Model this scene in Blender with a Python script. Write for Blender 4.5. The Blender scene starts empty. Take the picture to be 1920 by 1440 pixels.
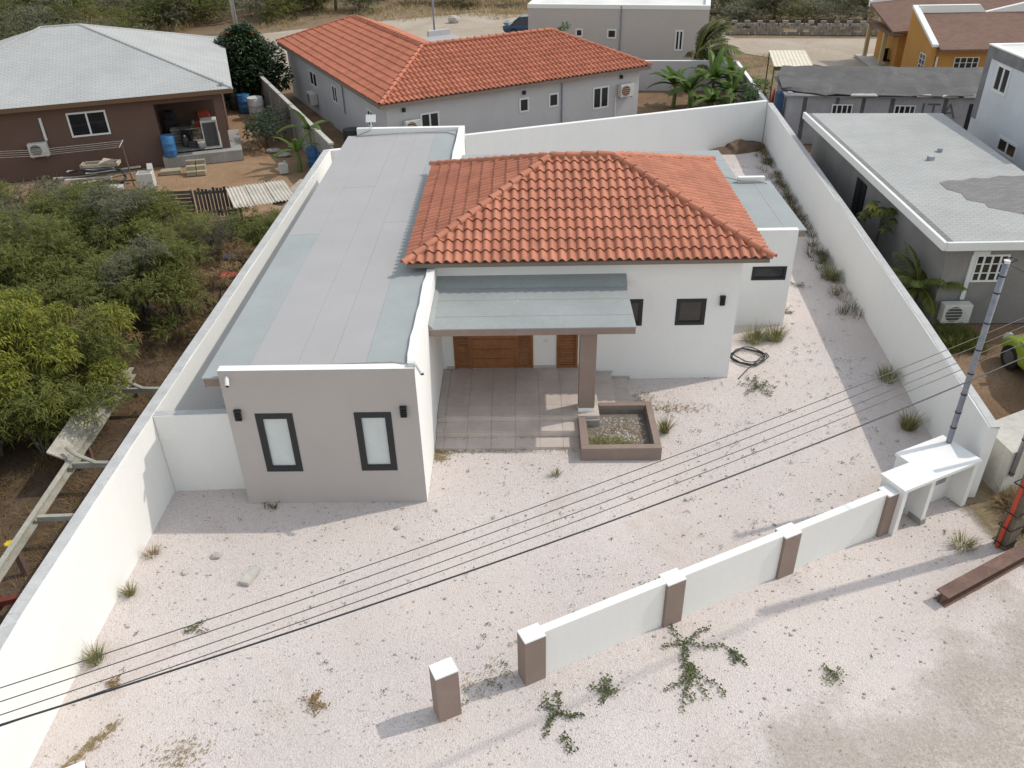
import bpy, bmesh, math, random
from mathutils import Vector, Matrix
rnd = random.Random(11)
R = math.radians
sc = bpy.context.scene
COL = sc.collection

# ------------------------------------------------------------------ camera, sky, sun, exposure
cam = bpy.data.cameras.new('camera'); camo = bpy.data.objects.new('camera', cam); COL.objects.link(camo)
cam.sensor_fit = 'HORIZONTAL'; cam.sensor_width = 36.0; cam.lens = 1565.17/1920*36.0
cam.clip_start = 0.1; cam.clip_end = 1500
rt = Vector((0.99973676, 0.00944561, -0.02090933)); up = Vector((0.01253878, 0.53827361, 0.84267686)); fw = Vector((-0.01921454, 0.84271721, -0.53801348))
mw = Matrix((rt, up, -fw)).transposed().to_4x4(); mw.translation = Vector((2.243, -14.038, 12.0))
camo.matrix_world = mw
sc.camera = camo

SUN_AZ = 18.0; SUN_EL = 48.0        # azimuth counted from +x towards +y
world = bpy.data.worlds.new('World'); sc.world = world; world.use_nodes = True
nt = world.node_tree; nt.nodes.clear()
sky = nt.nodes.new('ShaderNodeTexSky'); sky.sky_type = 'NISHITA'; sky.sun_disc = False
sky.sun_elevation = R(SUN_EL); sky.sun_rotation = R(90.0-SUN_AZ); sky.air_density = 2.0; sky.dust_density = 1.0; sky.ozone_density = 1.0
bg = nt.nodes.new('ShaderNodeBackground'); bg.inputs['Strength'].default_value = 0.15
wo = nt.nodes.new('ShaderNodeOutputWorld')
veil = nt.nodes.new('ShaderNodeHueSaturation'); veil.inputs['Saturation'].default_value = 0.4   # thin bright haze: a paler sky all over
nt.links.new(sky.outputs[0], veil.inputs['Color']); nt.links.new(veil.outputs[0], bg.inputs[0]); nt.links.new(bg.outputs[0], wo.inputs[0])
sl = bpy.data.lights.new('sun', 'SUN'); sl.energy = 2.0; sl.angle = R(0.8); sl.color = (1.0, 0.93, 0.82)
so = bpy.data.objects.new('sun', sl); COL.objects.link(so)
sv = Vector((math.cos(R(SUN_EL))*math.cos(R(SUN_AZ)), math.cos(R(SUN_EL))*math.sin(R(SUN_AZ)), math.sin(R(SUN_EL))))
so.rotation_euler = sv.to_track_quat('Z', 'Y').to_euler(); so.location = sv*60
sc.view_settings.view_transform = 'Standard'; sc.view_settings.look = 'None'
sc.view_settings.exposure = 0.26; sc.view_settings.gamma = 1.0; sc.view_settings.use_curve_mapping = False
sc.render.engine = 'CYCLES'
sc.cycles.use_denoising = True
sc.cycles.max_bounces = 6; sc.cycles.diffuse_bounces = 3; sc.cycles.glossy_bounces = 2; sc.cycles.transmission_bounces = 3; sc.cycles.transparent_max_bounces = 8

# ------------------------------------------------------------------ materials
MATS = {}
def nodes_of(name):
    m = bpy.data.materials.new(name); m.use_nodes = True; t = m.node_tree
    b = t.nodes['Principled BSDF']; MATS[name] = m
    return m, t, b
def N(t, typ, **kw):
    n = t.nodes.new(typ)
    for k, v in kw.items():
        if k in n.inputs: n.inputs[k].default_value = v
        else: setattr(n, k, v)
    return n
def lk(t, a, b): t.links.new(a, b)
def noise(t, co, scale, detail=4, rough=.6, dist=0.0):
    n = N(t, 'ShaderNodeTexNoise', Scale=scale, Detail=detail, Roughness=rough, Distortion=dist); lk(t, co, n.inputs['Vector']); return n.outputs['Fac']
def ramp(t, fac, stops):
    r = t.nodes.new('ShaderNodeValToRGB'); e = r.color_ramp.elements
    while len(e) < len(stops): e.new(.5)
    for el, (p, c) in zip(e, stops):
        el.position = p; el.color = (c, c, c, 1) if isinstance(c, (int, float)) else (*c, 1)
    lk(t, fac, r.inputs[0]); return r.outputs[0]
def mix(t, fac, a, b, mode='MIX'):
    m = t.nodes.new('ShaderNodeMix'); m.data_type = 'RGBA'; m.blend_type = mode
    for i, v in ((0, fac), (6, a), (7, b)):
        if hasattr(v, 'links'): lk(t, v, m.inputs[i])
        else: m.inputs[i].default_value = v if i == 0 else ((*v, 1) if len(v) == 3 else v)
    return m.outputs[2]
def math_(t, op, a, b=0.0, clamp=False):
    m = t.nodes.new('ShaderNodeMath'); m.operation = op; m.use_clamp = clamp
    for i, v in ((0, a), (1, b)):
        if hasattr(v, 'links'): lk(t, v, m.inputs[i])
        else: m.inputs[i].default_value = v
    return m.outputs[0]
def bump(t, b, h, strength, dist=.01):
    n = N(t, 'ShaderNodeBump', Strength=strength, Distance=dist); lk(t, h, n.inputs['Height']); lk(t, n.outputs[0], b.inputs['Normal'])
def pos(t): return t.nodes.new('ShaderNodeNewGeometry').outputs['Position']

def M(name, col, rough=.85, var=.16, vs=.7, fine=.10, fs=30., bmp=.15, bs=90., dirt=None, dirt_scale=1.2, dirt_amt=.5, spec=.3, metal=0., streak=0., rand=0., flecks=()):
    """Paint, plaster, felt, wood, metal: base colour with two scales of variation, optional dirt patches and vertical streaks."""
    m, t, b = nodes_of(name); p = pos(t)
    n1 = noise(t, p, vs, 5); n2 = noise(t, p, fs, 3)
    f1 = ramp(t, n1, [(.25, 1-var), (.75, 1+var*.6)]); f2 = ramp(t, n2, [(.3, 1-fine), (.7, 1+fine*.6)])
    c = mix(t, 1.0, (*col, 1), f1, 'MULTIPLY'); c = mix(t, 1.0, c, f2, 'MULTIPLY')
    if streak:
        mp = N(t, 'ShaderNodeMapping'); mp.inputs['Scale'].default_value = (3.5, 3.5, .25); lk(t, p, mp.inputs[0])
        c = mix(t, 1.0, c, ramp(t, noise(t, mp.outputs[0], 2.2, 6, .7), [(.35, 1-streak), (.62, 1.0)]), 'MULTIPLY')
    if dirt:
        d = ramp(t, noise(t, p, dirt_scale, 7, .7, .6), [(.5, 0), (.72, dirt_amt)])
        c = mix(t, d, c, (*dirt, 1))
    for fc_, fsc, th in flecks:      # small scuffs, droppings, grit
        c = mix(t, ramp(t, noise(t, p, fsc, 3, .6, 1.2), [(th, 0), (th+.03, .8)]), c, (*fc_, 1))
    if rand:
        oi = t.nodes.new('ShaderNodeObjectInfo'); c = mix(t, 1.0, c, ramp(t, oi.outputs['Random'], [(0, 1-rand), (1, 1+rand*.5)]), 'MULTIPLY')
    lk(t, c, b.inputs['Base Color']); b.inputs['Roughness'].default_value = rough; b.inputs['Metallic'].default_value = metal
    b.inputs['Specular IOR Level'].default_value = spec
    if bmp: bump(t, b, noise(t, p, bs, 3), bmp)
    return m

M('white_wall', (.81, .81, .80), var=.03, fine=.03, dirt=(.62, .59, .55), dirt_scale=.6, dirt_amt=.10, streak=.012)
M('white_paint', (.80, .80, .79), var=.04, fine=.03)
M('boundary_white', (.80, .80, .785), var=.03, fine=.03, streak=.02, dirt=(.64, .62, .57), dirt_scale=.45, dirt_amt=.12)
M('coping_grey', (.50, .50, .50), var=.22, vs=2.5, fine=.12, dirt=(.34, .34, .34), dirt_scale=2.5)
M('taupe', (.46, .425, .41), var=.06, fine=.05, vs=.5, bmp=.25, bs=60)
M('brown_paint', (.27, .205, .175), var=.08, fine=.06, dirt=(.36, .30, .26), dirt_scale=1.5, dirt_amt=.35)
M('fascia_brown', (.22, .17, .145), var=.08, fine=.05)
M('felt_blue', (.345, .372, .378), var=.10, fine=.14, fs=120, dirt=(.30, .32, .32), dirt_scale=3.0, dirt_amt=.4, bmp=.3, bs=200, flecks=(((.11, .11, .10), 6., .75), ((.62, .62, .60), 7., .77)))
M('felt_pink', (.385, .378, .383), var=.06, fine=.10, fs=120, dirt=(.35, .345, .35), dirt_scale=.5, dirt_amt=.45, bmp=.3, bs=200, flecks=(((.13, .12, .115), 5., .77),))
M('felt_worn', (.315, .338, .34), var=.12, fine=.16, fs=80, dirt=(.22, .22, .21), dirt_scale=7, dirt_amt=.4, bmp=.3, bs=200, flecks=(((.72, .72, .70), 5.5, .74), ((.10, .10, .09), 9., .73)))
M('frame_black', (.028, .030, .034), rough=.45, var=.1, bmp=0)
M('frame_white', (.72, .73, .73), rough=.5, var=.04, bmp=0)
M('black_plastic', (.018, .018, .02), rough=.4, var=.1, bmp=0)
M('porch_tile', (.55, .48, .44), rough=.45, var=.12, vs=2.0, fine=.06, spec=.45, rand=.05, bmp=.05, dirt=(.33, .27, .22), dirt_scale=2.4, dirt_amt=.3)
M('grout', (.40, .36, .33), var=.1)
M('wood', (.29, .125, .05), rough=.45, var=.2, vs=2.5, fine=.18, fs=14, spec=.4, rand=.15, bmp=.1)
M('old_wood', (.145, .122, .105), var=.3, vs=4, fine=.25, fs=25, rand=.35)
M('pale_wood', (.46, .40, .32), var=.25, vs=3, fine=.2, fs=25, rand=.3)
M('concrete', (.36, .345, .32), var=.2, vs=1.2, fine=.12, dirt=(.22, .21, .19), dirt_scale=1.4, dirt_amt=.6, streak=.15)
M('concrete_pale', (.52, .50, .46), var=.15, vs=1.5, fine=.1, dirt=(.33, .30, .26), dirt_scale=1.7, dirt_amt=.6, streak=.15)
M('block_grey', (.33, .30, .265), var=.2, vs=2, fine=.2, rand=.25, bmp=.4, bs=50)
M('mortar', (.42, .30, .20), var=.25, vs=3, fine=.2, bmp=.5, bs=40)
M('rust', (.17, .105, .085), rough=.8, var=.25, vs=2.5, fine=.2, dirt=(.28, .17, .12), dirt_scale=3, dirt_amt=.6)
M('galvanised', (.36, .38, .42), rough=.5, var=.25, vs=3, fine=.15, metal=.35, dirt=(.40, .36, .28), dirt_scale=4, dirt_amt=.6)
M('pipe_blue', (.24, .26, .32), rough=.5, var=.22, vs=4, fine=.12, dirt=(.34, .33, .30), dirt_scale=5, dirt_amt=.6)
M('pole_wood', (.21, .17, .13), var=.3, vs=2.5, fine=.3, fs=30, streak=.3, bmp=.5, bs=40)
M('red_pipe', (.55, .07, .035), rough=.5, var=.12, dirt=(.35, .08, .05), dirt_scale=5)
M('cable', (.035, .04, .05), rough=.5, var=.1, bmp=0)
M('cable_grey', (.07, .075, .075), rough=.5, var=.1, bmp=0)
M('steel_pale', (.40, .39, .34), rough=.6, var=.25, vs=2, fine=.15, dirt=(.26, .20, .12), dirt_scale=3, dirt_amt=.7)
M('panel_old', (.42, .40, .35), rough=.8, var=.3, vs=2, fine=.25, dirt=(.22, .18, .13), dirt_scale=4, dirt_amt=.8)
M('red_steel', (.18, .045, .035), rough=.7, var=.3, vs=3, fine=.2)
M('soil_grey', (.20, .175, .15), var=.3, vs=5, fine=.3, bmp=.6, bs=60)
M('soil_dark', (.15, .10, .068), var=.35, vs=4, fine=.3, bmp=.6, bs=40)
M('neighbour_grey', (.52, .51, .52), var=.07, vs=.8, fine=.05, streak=.02)
M('render_grey', (.26, .25, .245), var=.28, vs=.45, fine=.08, dirt=(.17, .165, .16), dirt_scale=.5, dirt_amt=.6)
M('blue_white', (.62, .66, .72), var=.08, vs=1.0, fine=.06, streak=.02)
M('cement_dark', (.22, .225, .235), var=.35, vs=1.6, fine=.15, streak=.05)
M('beige_wall', (.52, .475, .45), var=.06, vs=.6, fine=.05, streak=.02)
M('roof_white', (.70, .695, .66), var=.15, vs=.5, fine=.06, dirt=(.52, .50, .45), dirt_scale=.8)
M('brown_house', (.14, .088, .07), var=.12, vs=.8, fine=.08)
M('orange_house', (.50, .26, .075), var=.08, vs=1.0, fine=.06)
M('cream', (.50, .40, .23), var=.1)
M('tar', (.115, .11, .11), var=.25, vs=.8, fine=.25, fs=25, dirt=(.17, .16, .155), dirt_scale=.9, dirt_amt=.7, bmp=.4, bs=60)
M('shed_wall', (.37, .37, .40), var=.2, vs=1.2, fine=.1, streak=.06, dirt=(.22, .22, .22), dirt_scale=1.0, dirt_amt=.5)
M('patch_dark', (.12, .12, .12), var=.35, vs=4, fine=.3)
M('letter_paint', (.13, .145, .145), var=.3, vs=4, fine=.2)
M('ac_white', (.60, .60, .57), rough=.5, var=.12, vs=3, fine=.06, dirt=(.42, .40, .34), dirt_scale=4, dirt_amt=.5)
M('ac_dark', (.09, .09, .09), rough=.6, var=.3, vs=8)
M('rusty_fan', (.20, .08, .04), rough=.7, var=.3, vs=8)
M('blue_drum', (.045, .17, .38), rough=.45, var=.15, vs=3, fine=.08, dirt=(.25, .32, .38), dirt_scale=5, dirt_amt=.45)
M('white_drum', (.60, .60, .57), rough=.5, var=.12, vs=3, dirt=(.42, .40, .36), dirt_scale=4)
M('pink_drum', (.62, .13, .16), rough=.5, var=.12, vs=4)
M('corrugated', (.56, .52, .45), rough=.7, var=.2, vs=1.5, fine=.1, dirt=(.36, .30, .22), dirt_scale=2.2, dirt_amt=.6)
M('canopy_sheet', (.66, .60, .49), rough=.6, var=.12, vs=1.5, fine=.06, dirt=(.58, .42, .26), dirt_scale=1.0, dirt_amt=.5)
M('green_steel', (.07, .11, .06), rough=.6, var=.2)
M('red_sheet', (.50, .085, .06), rough=.6, var=.15)
M('blue_sheet', (.06, .11, .22), rough=.6, var=.2)
M('brick_beige', (.42, .35, .25), var=.2, vs=3, fine=.15, rand=.25)
M('bark', (.13, .105, .085), var=.3, vs=5, fine=.3, bmp=.5, bs=30)
M('twig', (.17, .145, .125), var=.3, vs=5, fine=.3)
M('stem_green', (.16, .20, .07), var=.25, vs=4)
M('rubber', (.016, .016, .017), rough=.7, var=.2)
M('rim', (.30, .31, .32), rough=.35, metal=.7, var=.1)
M('car_blue', (.03, .06, .12), rough=.25, var=.05, fine=.02, spec=.6, bmp=0)
M('car_green', (.22, .285, .03), rough=.25, var=.05, fine=.02, spec=.6, bmp=0)
M('lamp_glass', (.6, .6, .6), rough=.15, var=.05, bmp=0)
M('tail_red', (.4, .02, .02), rough=.2, var=.05, bmp=0)
M('hose', (.03, .032, .035), rough=.5, var=.2, bmp=0)
M('stone', (.50, .455, .42), var=.25, vs=6, fine=.2, rand=.2, bmp=.4)
M('plastic_white', (.68, .69, .69), rough=.4, var=.06, bmp=0)
M('cloth_dark', (.05, .045, .05), var=.4, vs=6)
M('cloth_pale', (.42, .39, .35), var=.3, vs=6, rand=.3)
M('cloth_red', (.35, .06, .035), var=.3, vs=6)
M('brown_fascia', (.17, .105, .065), var=.12, fine=.06)

def glass(name, col, rough=.07, spec=.6, var=.25):
    m, t, b = nodes_of(name); p = pos(t)
    c = mix(t, 1.0, (*col, 1), ramp(t, noise(t, p, 3., 3), [(.3, 1-var), (.7, 1+var*.8)]), 'MULTIPLY')
    lk(t, c, b.inputs['Base Color']); b.inputs['Roughness'].default_value = rough; b.inputs['Specular IOR Level'].default_value = spec
glass('glass_dark', (.022, .023, .026))
glass('glass_brown', (.040, .037, .034), .12)
glass('glass_frost', (.58, .625, .63), .2, .4, .06)
glass('car_glass', (.012, .014, .016), .04, .7)

def tile_mat(name, col, hue2):
    m, t, b = nodes_of(name); p = pos(t)
    g = t.nodes.new('ShaderNodeNewGeometry'); oi = t.nodes.new('ShaderNodeObjectInfo')
    r = math_(t, 'FRACT', math_(t, 'ADD', g.outputs['Random Per Island'], oi.outputs['Random']))
    c = mix(t, r, (*col, 1), (*hue2, 1))
    c = mix(t, 1.0, c, ramp(t, noise(t, p, 1.6, 5), [(.3, .82), (.7, 1.1)]), 'MULTIPLY')
    c = mix(t, ramp(t, noise(t, p, 7., 6, .75), [(.60, 0), (.78, .45)]), c, (.52, .38, .30, 1))
    c = mix(t, ramp(t, noise(t, p, 24., 3), [(.68, 0), (.74, .5)]), c, (.16, .09, .06, 1))
    lk(t, c, b.inputs['Base Color']); b.inputs['Roughness'].default_value = .72; b.inputs['Specular IOR Level'].default_value = .3
    bump(t, b, noise(t, p, 70., 3), .2)
tile_mat('terracotta', (.505, .205, .13), (.43, .168, .106))
tile_mat('terracotta_far', (.50, .182, .11), (.44, .155, .094))

def shingle_mat(name, a, b2, mort, ang, rw=.30, rh=.13, tint=None):
    """Asphalt shingles as courses (too small in the picture to pick apart): brick pattern in the roof's own directions."""
    m, t, b = nodes_of(name); p = pos(t)
    mp = N(t, 'ShaderNodeMapping'); mp.vector_type = 'POINT'; mp.inputs['Rotation'].default_value = (0, 0, -R(ang)); lk(t, p, mp.inputs[0])
    br = N(t, 'ShaderNodeTexBrick'); br.inputs['Scale'].default_value = 1.0; br.inputs['Brick Width'].default_value = rw; br.inputs['Row Height'].default_value = rh
    br.inputs['Mortar Size'].default_value = .012; br.inputs['Mortar Smooth'].default_value = .3; br.inputs['Bias'].default_value = -.2
    br.inputs['Color1'].default_value = (*a, 1); br.inputs['Color2'].default_value = (*b2, 1); br.inputs['Mortar'].default_value = (*mort, 1)
    lk(t, mp.outputs[0], br.inputs['Vector'])
    c = mix(t, 1.0, br.outputs['Color'], ramp(t, noise(t, p, .6, 5), [(.3, .90), (.7, 1.06)]), 'MULTIPLY')
    c = mix(t, 1.0, c, ramp(t, noise(t, p, 60., 2), [(.3, .9), (.7, 1.06)]), 'MULTIPLY')
    if tint:
        d = ramp(t, noise(t, p, tint[0], 6, .65, .4), [(tint[1], 0), (tint[1]+.04, 1)])
        c = mix(t, d, c, (*tint[2], 1))
    lk(t, c, b.inputs['Base Color']); b.inputs['Roughness'].default_value = .9
    bump(t, b, br.outputs['Fac'], .5, .01)
shingle_mat('shingle_left', (.43, .437, .435), (.40, .407, .405), (.29, .295, .295), 18.5)
shingle_mat('shingle_right', (.42, .425, .422), (.385, .39, .388), (.285, .285, .285), -2)
shingle_mat('shingle_worn', (.20, .192, .19), (.25, .245, .24), (.15, .145, .145), -2)
shingle_mat('shingle_brown', (.20, .115, .085), (.16, .09, .068), (.115, .068, .05), -2, .30, .16)

def gravel_mat():
    m, t, b = nodes_of('gravel'); p = pos(t)
    v = N(t, 'ShaderNodeTexVoronoi', Scale=42., Randomness=1.0); lk(t, p, v.inputs['Vector'])
    v2 = N(t, 'ShaderNodeTexVoronoi', Scale=95.); lk(t, p, v2.inputs['Vector'])
    s = N(t, 'ShaderNodeSeparateColor'); lk(t, v.outputs['Color'], s.inputs[0])
    s2 = N(t, 'ShaderNodeSeparateColor'); lk(t, v2.outputs['Color'], s2.inputs[0])
    c = ramp(t, s.outputs[0], [(0, (.432, .37, .352)), (.14, (.548, .485, .464)), (.6, (.62, .56, .538)), (1, (.685, .635, .615))])
    c = mix(t, .45, c, ramp(t, s2.outputs[0], [(0, (.44, .385, .368)), (.3, (.585, .525, .504)), (1, (.675, .625, .605))]))
    c = mix(t, ramp(t, noise(t, p, .3, 5, .6, 1.0), [(.42, 0), (.68, .65)]), c, (.625, .55, .508, 1))       # trodden, dusty areas where the stones show less
    c = mix(t, ramp(t, s.outputs[1], [(.96, 0), (.97, .4)]), c, (.30, .26, .24, 1))          # single dark stones
    big = noise(t, p, .35, 5, .6, .3)
    c = mix(t, 1.0, c, ramp(t, big, [(.3, .95), (.7, 1.08)]), 'MULTIPLY')
    c = mix(t, ramp(t, noise(t, p, .55, 6, .7, .8), [(.56, 0), (.74, .45)]), c, (.46, .375, .31, 1))   # soil showing through
    c = mix(t, ramp(t, noise(t, p, 2.6, 7, .75), [(.62, 0), (.80, .45)]), c, (.36, .30, .26, 1))
    lk(t, c, b.inputs['Base Color']); b.inputs['Roughness'].default_value = .95; b.inputs['Specular IOR Level'].default_value = .15
    h = math_(t, 'ADD', v.outputs['Distance'], math_(t, 'MULTIPLY', v2.outputs['Distance'], .5))
    bump(t, b, h, .6, .02)
gravel_mat()

def dirt_mat(name, cols, edge=None, grass=None, scale=.4, along=None):
    """Bare ground. edge = list of (nx, ny, c, soft): the sheet frays out where a noisy line crosses it, so it blends with what lies below."""
    m, t, b = nodes_of(name); p = pos(t)
    q = p
    if along is not None:      # wheel tracks drawn out along the street
        r0 = N(t, 'ShaderNodeMapping'); r0.inputs['Rotation'].default_value = (0, 0, -R(along)); lk(t, p, r0.inputs[0])
        r1 = N(t, 'ShaderNodeMapping'); r1.inputs['Scale'].default_value = (.22, 1.5, 1); lk(t, r0.outputs[0], r1.inputs[0]); q = r1.outputs[0]
    c = ramp(t, noise(t, q, scale, 7, .65, .5), [(.3, cols[0]), (.55, cols[1]), (.75, cols[2])])
    c = mix(t, 1.0, c, ramp(t, noise(t, p, 16. if along is None else 60., 5, .7), [(.3, .8), (.7, 1.12)] if along is None else [(.3, .9), (.7, 1.06)]), 'MULTIPLY')
    v = N(t, 'ShaderNodeTexVoronoi', Scale=38.); lk(t, p, v.inputs['Vector']); s = N(t, 'ShaderNodeSeparateColor'); lk(t, v.outputs['Color'], s.inputs[0])
    c = mix(t, 1.0, c, ramp(t, s.outputs[0], [(0, .78), (.5, 1.0), (1, 1.14)]), 'MULTIPLY')
    if grass: c = mix(t, ramp(t, noise(t, p, 1.1, 7, .75, .6), [(grass[1], 0), (grass[1]+.14, .85)]), c, (*grass[0], 1))
    lk(t, c, b.inputs['Base Color']); b.inputs['Roughness'].default_value = .95; b.inputs['Specular IOR Level'].default_value = .15
    bump(t, b, noise(t, p, 20., 6, .7), .5, .03)
    if edge:
        sx = N(t, 'ShaderNodeSeparateXYZ'); lk(t, p, sx.inputs[0])
        wob = math_(t, 'MULTIPLY', math_(t, 'SUBTRACT', noise(t, p, .5, 6, .65), .5), 2.2)
        wob2 = math_(t, 'MULTIPLY', math_(t, 'SUBTRACT', noise(t, p, 14., 4, .7), .5), 1.0)
        al = None
        for nx, ny, cc, soft in edge:
            d = math_(t, 'ADD', math_(t, 'ADD', math_(t, 'MULTIPLY', sx.outputs[0], nx), math_(t, 'MULTIPLY', sx.outputs[1], ny)), cc)
            d = math_(t, 'ADD', d, math_(t, 'MULTIPLY', wob, soft)); d = math_(t, 'ADD', d, math_(t, 'MULTIPLY', wob2, soft))
            a = math_(t, 'ADD', math_(t, 'DIVIDE', d, soft), .5, True)
            al = a if al is None else math_(t, 'MULTIPLY', al, a)
        lk(t, al, b.inputs['Alpha'])
    return m
dirt_mat('dirt', [(.16, .11, .07), (.24, .175, .115), (.30, .235, .16)], grass=((.15, .125, .06), .52), scale=.15)
dirt_mat('sand_track', [(.34, .28, .22), (.42, .36, .29), (.47, .415, .35)], scale=.25)
dirt_mat('yard_sand', [(.25, .155, .09), (.33, .22, .135), (.37, .26, .17)], grass=((.17, .14, .07), .62), scale=.35)
dirt_mat('yard_brown', [(.16, .10, .062), (.22, .145, .092), (.28, .195, .13)], grass=((.20, .16, .07), .60), scale=.5)
dirt_mat('litter', [(.075, .052, .036), (.12, .085, .058), (.17, .13, .095)], grass=((.17, .105, .05), .56), scale=.8)
# road along the fence: a line from (5.5,-6.3) to (10.5,-3.7)
dirt_mat('road_dirt', [(.49, .43, .378), (.525, .465, .412), (.555, .50, .455)], edge=[(.46, -.888, -8.9, 2.6)], scale=.5, along=28)
dirt_mat('verge', [(.18, .13, .085), (.25, .195, .125), (.30, .24, .165)], grass=((.19, .17, .06), .53), scale=1.0, edge=[(.97, .243, -11.1, .35)])

def leaf_mat(name, dark, light, trans=.35, rough=.55):
    m, t, b = nodes_of(name)
    g = t.nodes.new('ShaderNodeNewGeometry'); oi = t.nodes.new('ShaderNodeObjectInfo')
    n = noise(t, g.outputs['Position'], 1.3, 3)
    f = math_(t, 'ADD', math_(t, 'MULTIPLY', g.outputs['Random Per Island'], .6), math_(t, 'MULTIPLY', n, .4))
    c = mix(t, ramp(t, f, [(.2, 0), (.8, 1)]), (*dark, 1), (*light, 1))
    c = mix(t, 1.0, c, ramp(t, oi.outputs['Random'], [(0, .85), (1, 1.12)]), 'MULTIPLY')
    lk(t, c, b.inputs['Base Color']); b.inputs['Roughness'].default_value = rough; b.inputs['Specular IOR Level'].default_value = .25
    tr = t.nodes.new('ShaderNodeBsdfTranslucent'); lk(t, c, tr.inputs[0])
    ms = t.nodes.new('ShaderNodeMixShader'); ms.inputs[0].default_value = trans
    lk(t, b.outputs[0], ms.inputs[1]); lk(t, tr.outputs[0], ms.inputs[2]); lk(t, ms.outputs[0], t.nodes['Material Output'].inputs[0])
leaf_mat('leaf_acacia', (.078, .095, .019), (.195, .205, .052))
leaf_mat('leaf_bright', (.085, .11, .016), (.32, .32, .050))
leaf_mat('leaf_dry', (.16, .10, .045), (.30, .20, .09), .2)
leaf_mat('leaf_greygreen', (.095, .098, .058), (.17, .168, .10), .25)
leaf_mat('leaf_dark', (.022, .042, .020), (.055, .085, .035), .2, .35)
leaf_mat('leaf_banana', (.045, .105, .022), (.12, .20, .045), .4, .4)
leaf_mat('leaf_palm', (.065, .095, .022), (.18, .21, .05), .3, .45)
leaf_mat('leaf_yellow', (.22, .22, .04), (.36, .30, .06), .35)
leaf_mat('leaf_weed', (.055, .078, .033), (.13, .155, .065), .25)
leaf_mat('grass_green', (.15, .175, .055), (.36, .36, .15), .35)
leaf_mat('grass_dry', (.26, .19, .09), (.42, .33, .17), .3)
leaf_mat('flower_red', (.35, .05, .02), (.5, .12, .03), .3)
leaf_mat('flower_yellow', (.7, .5, .02), (.8, .6, .05), .3)

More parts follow.
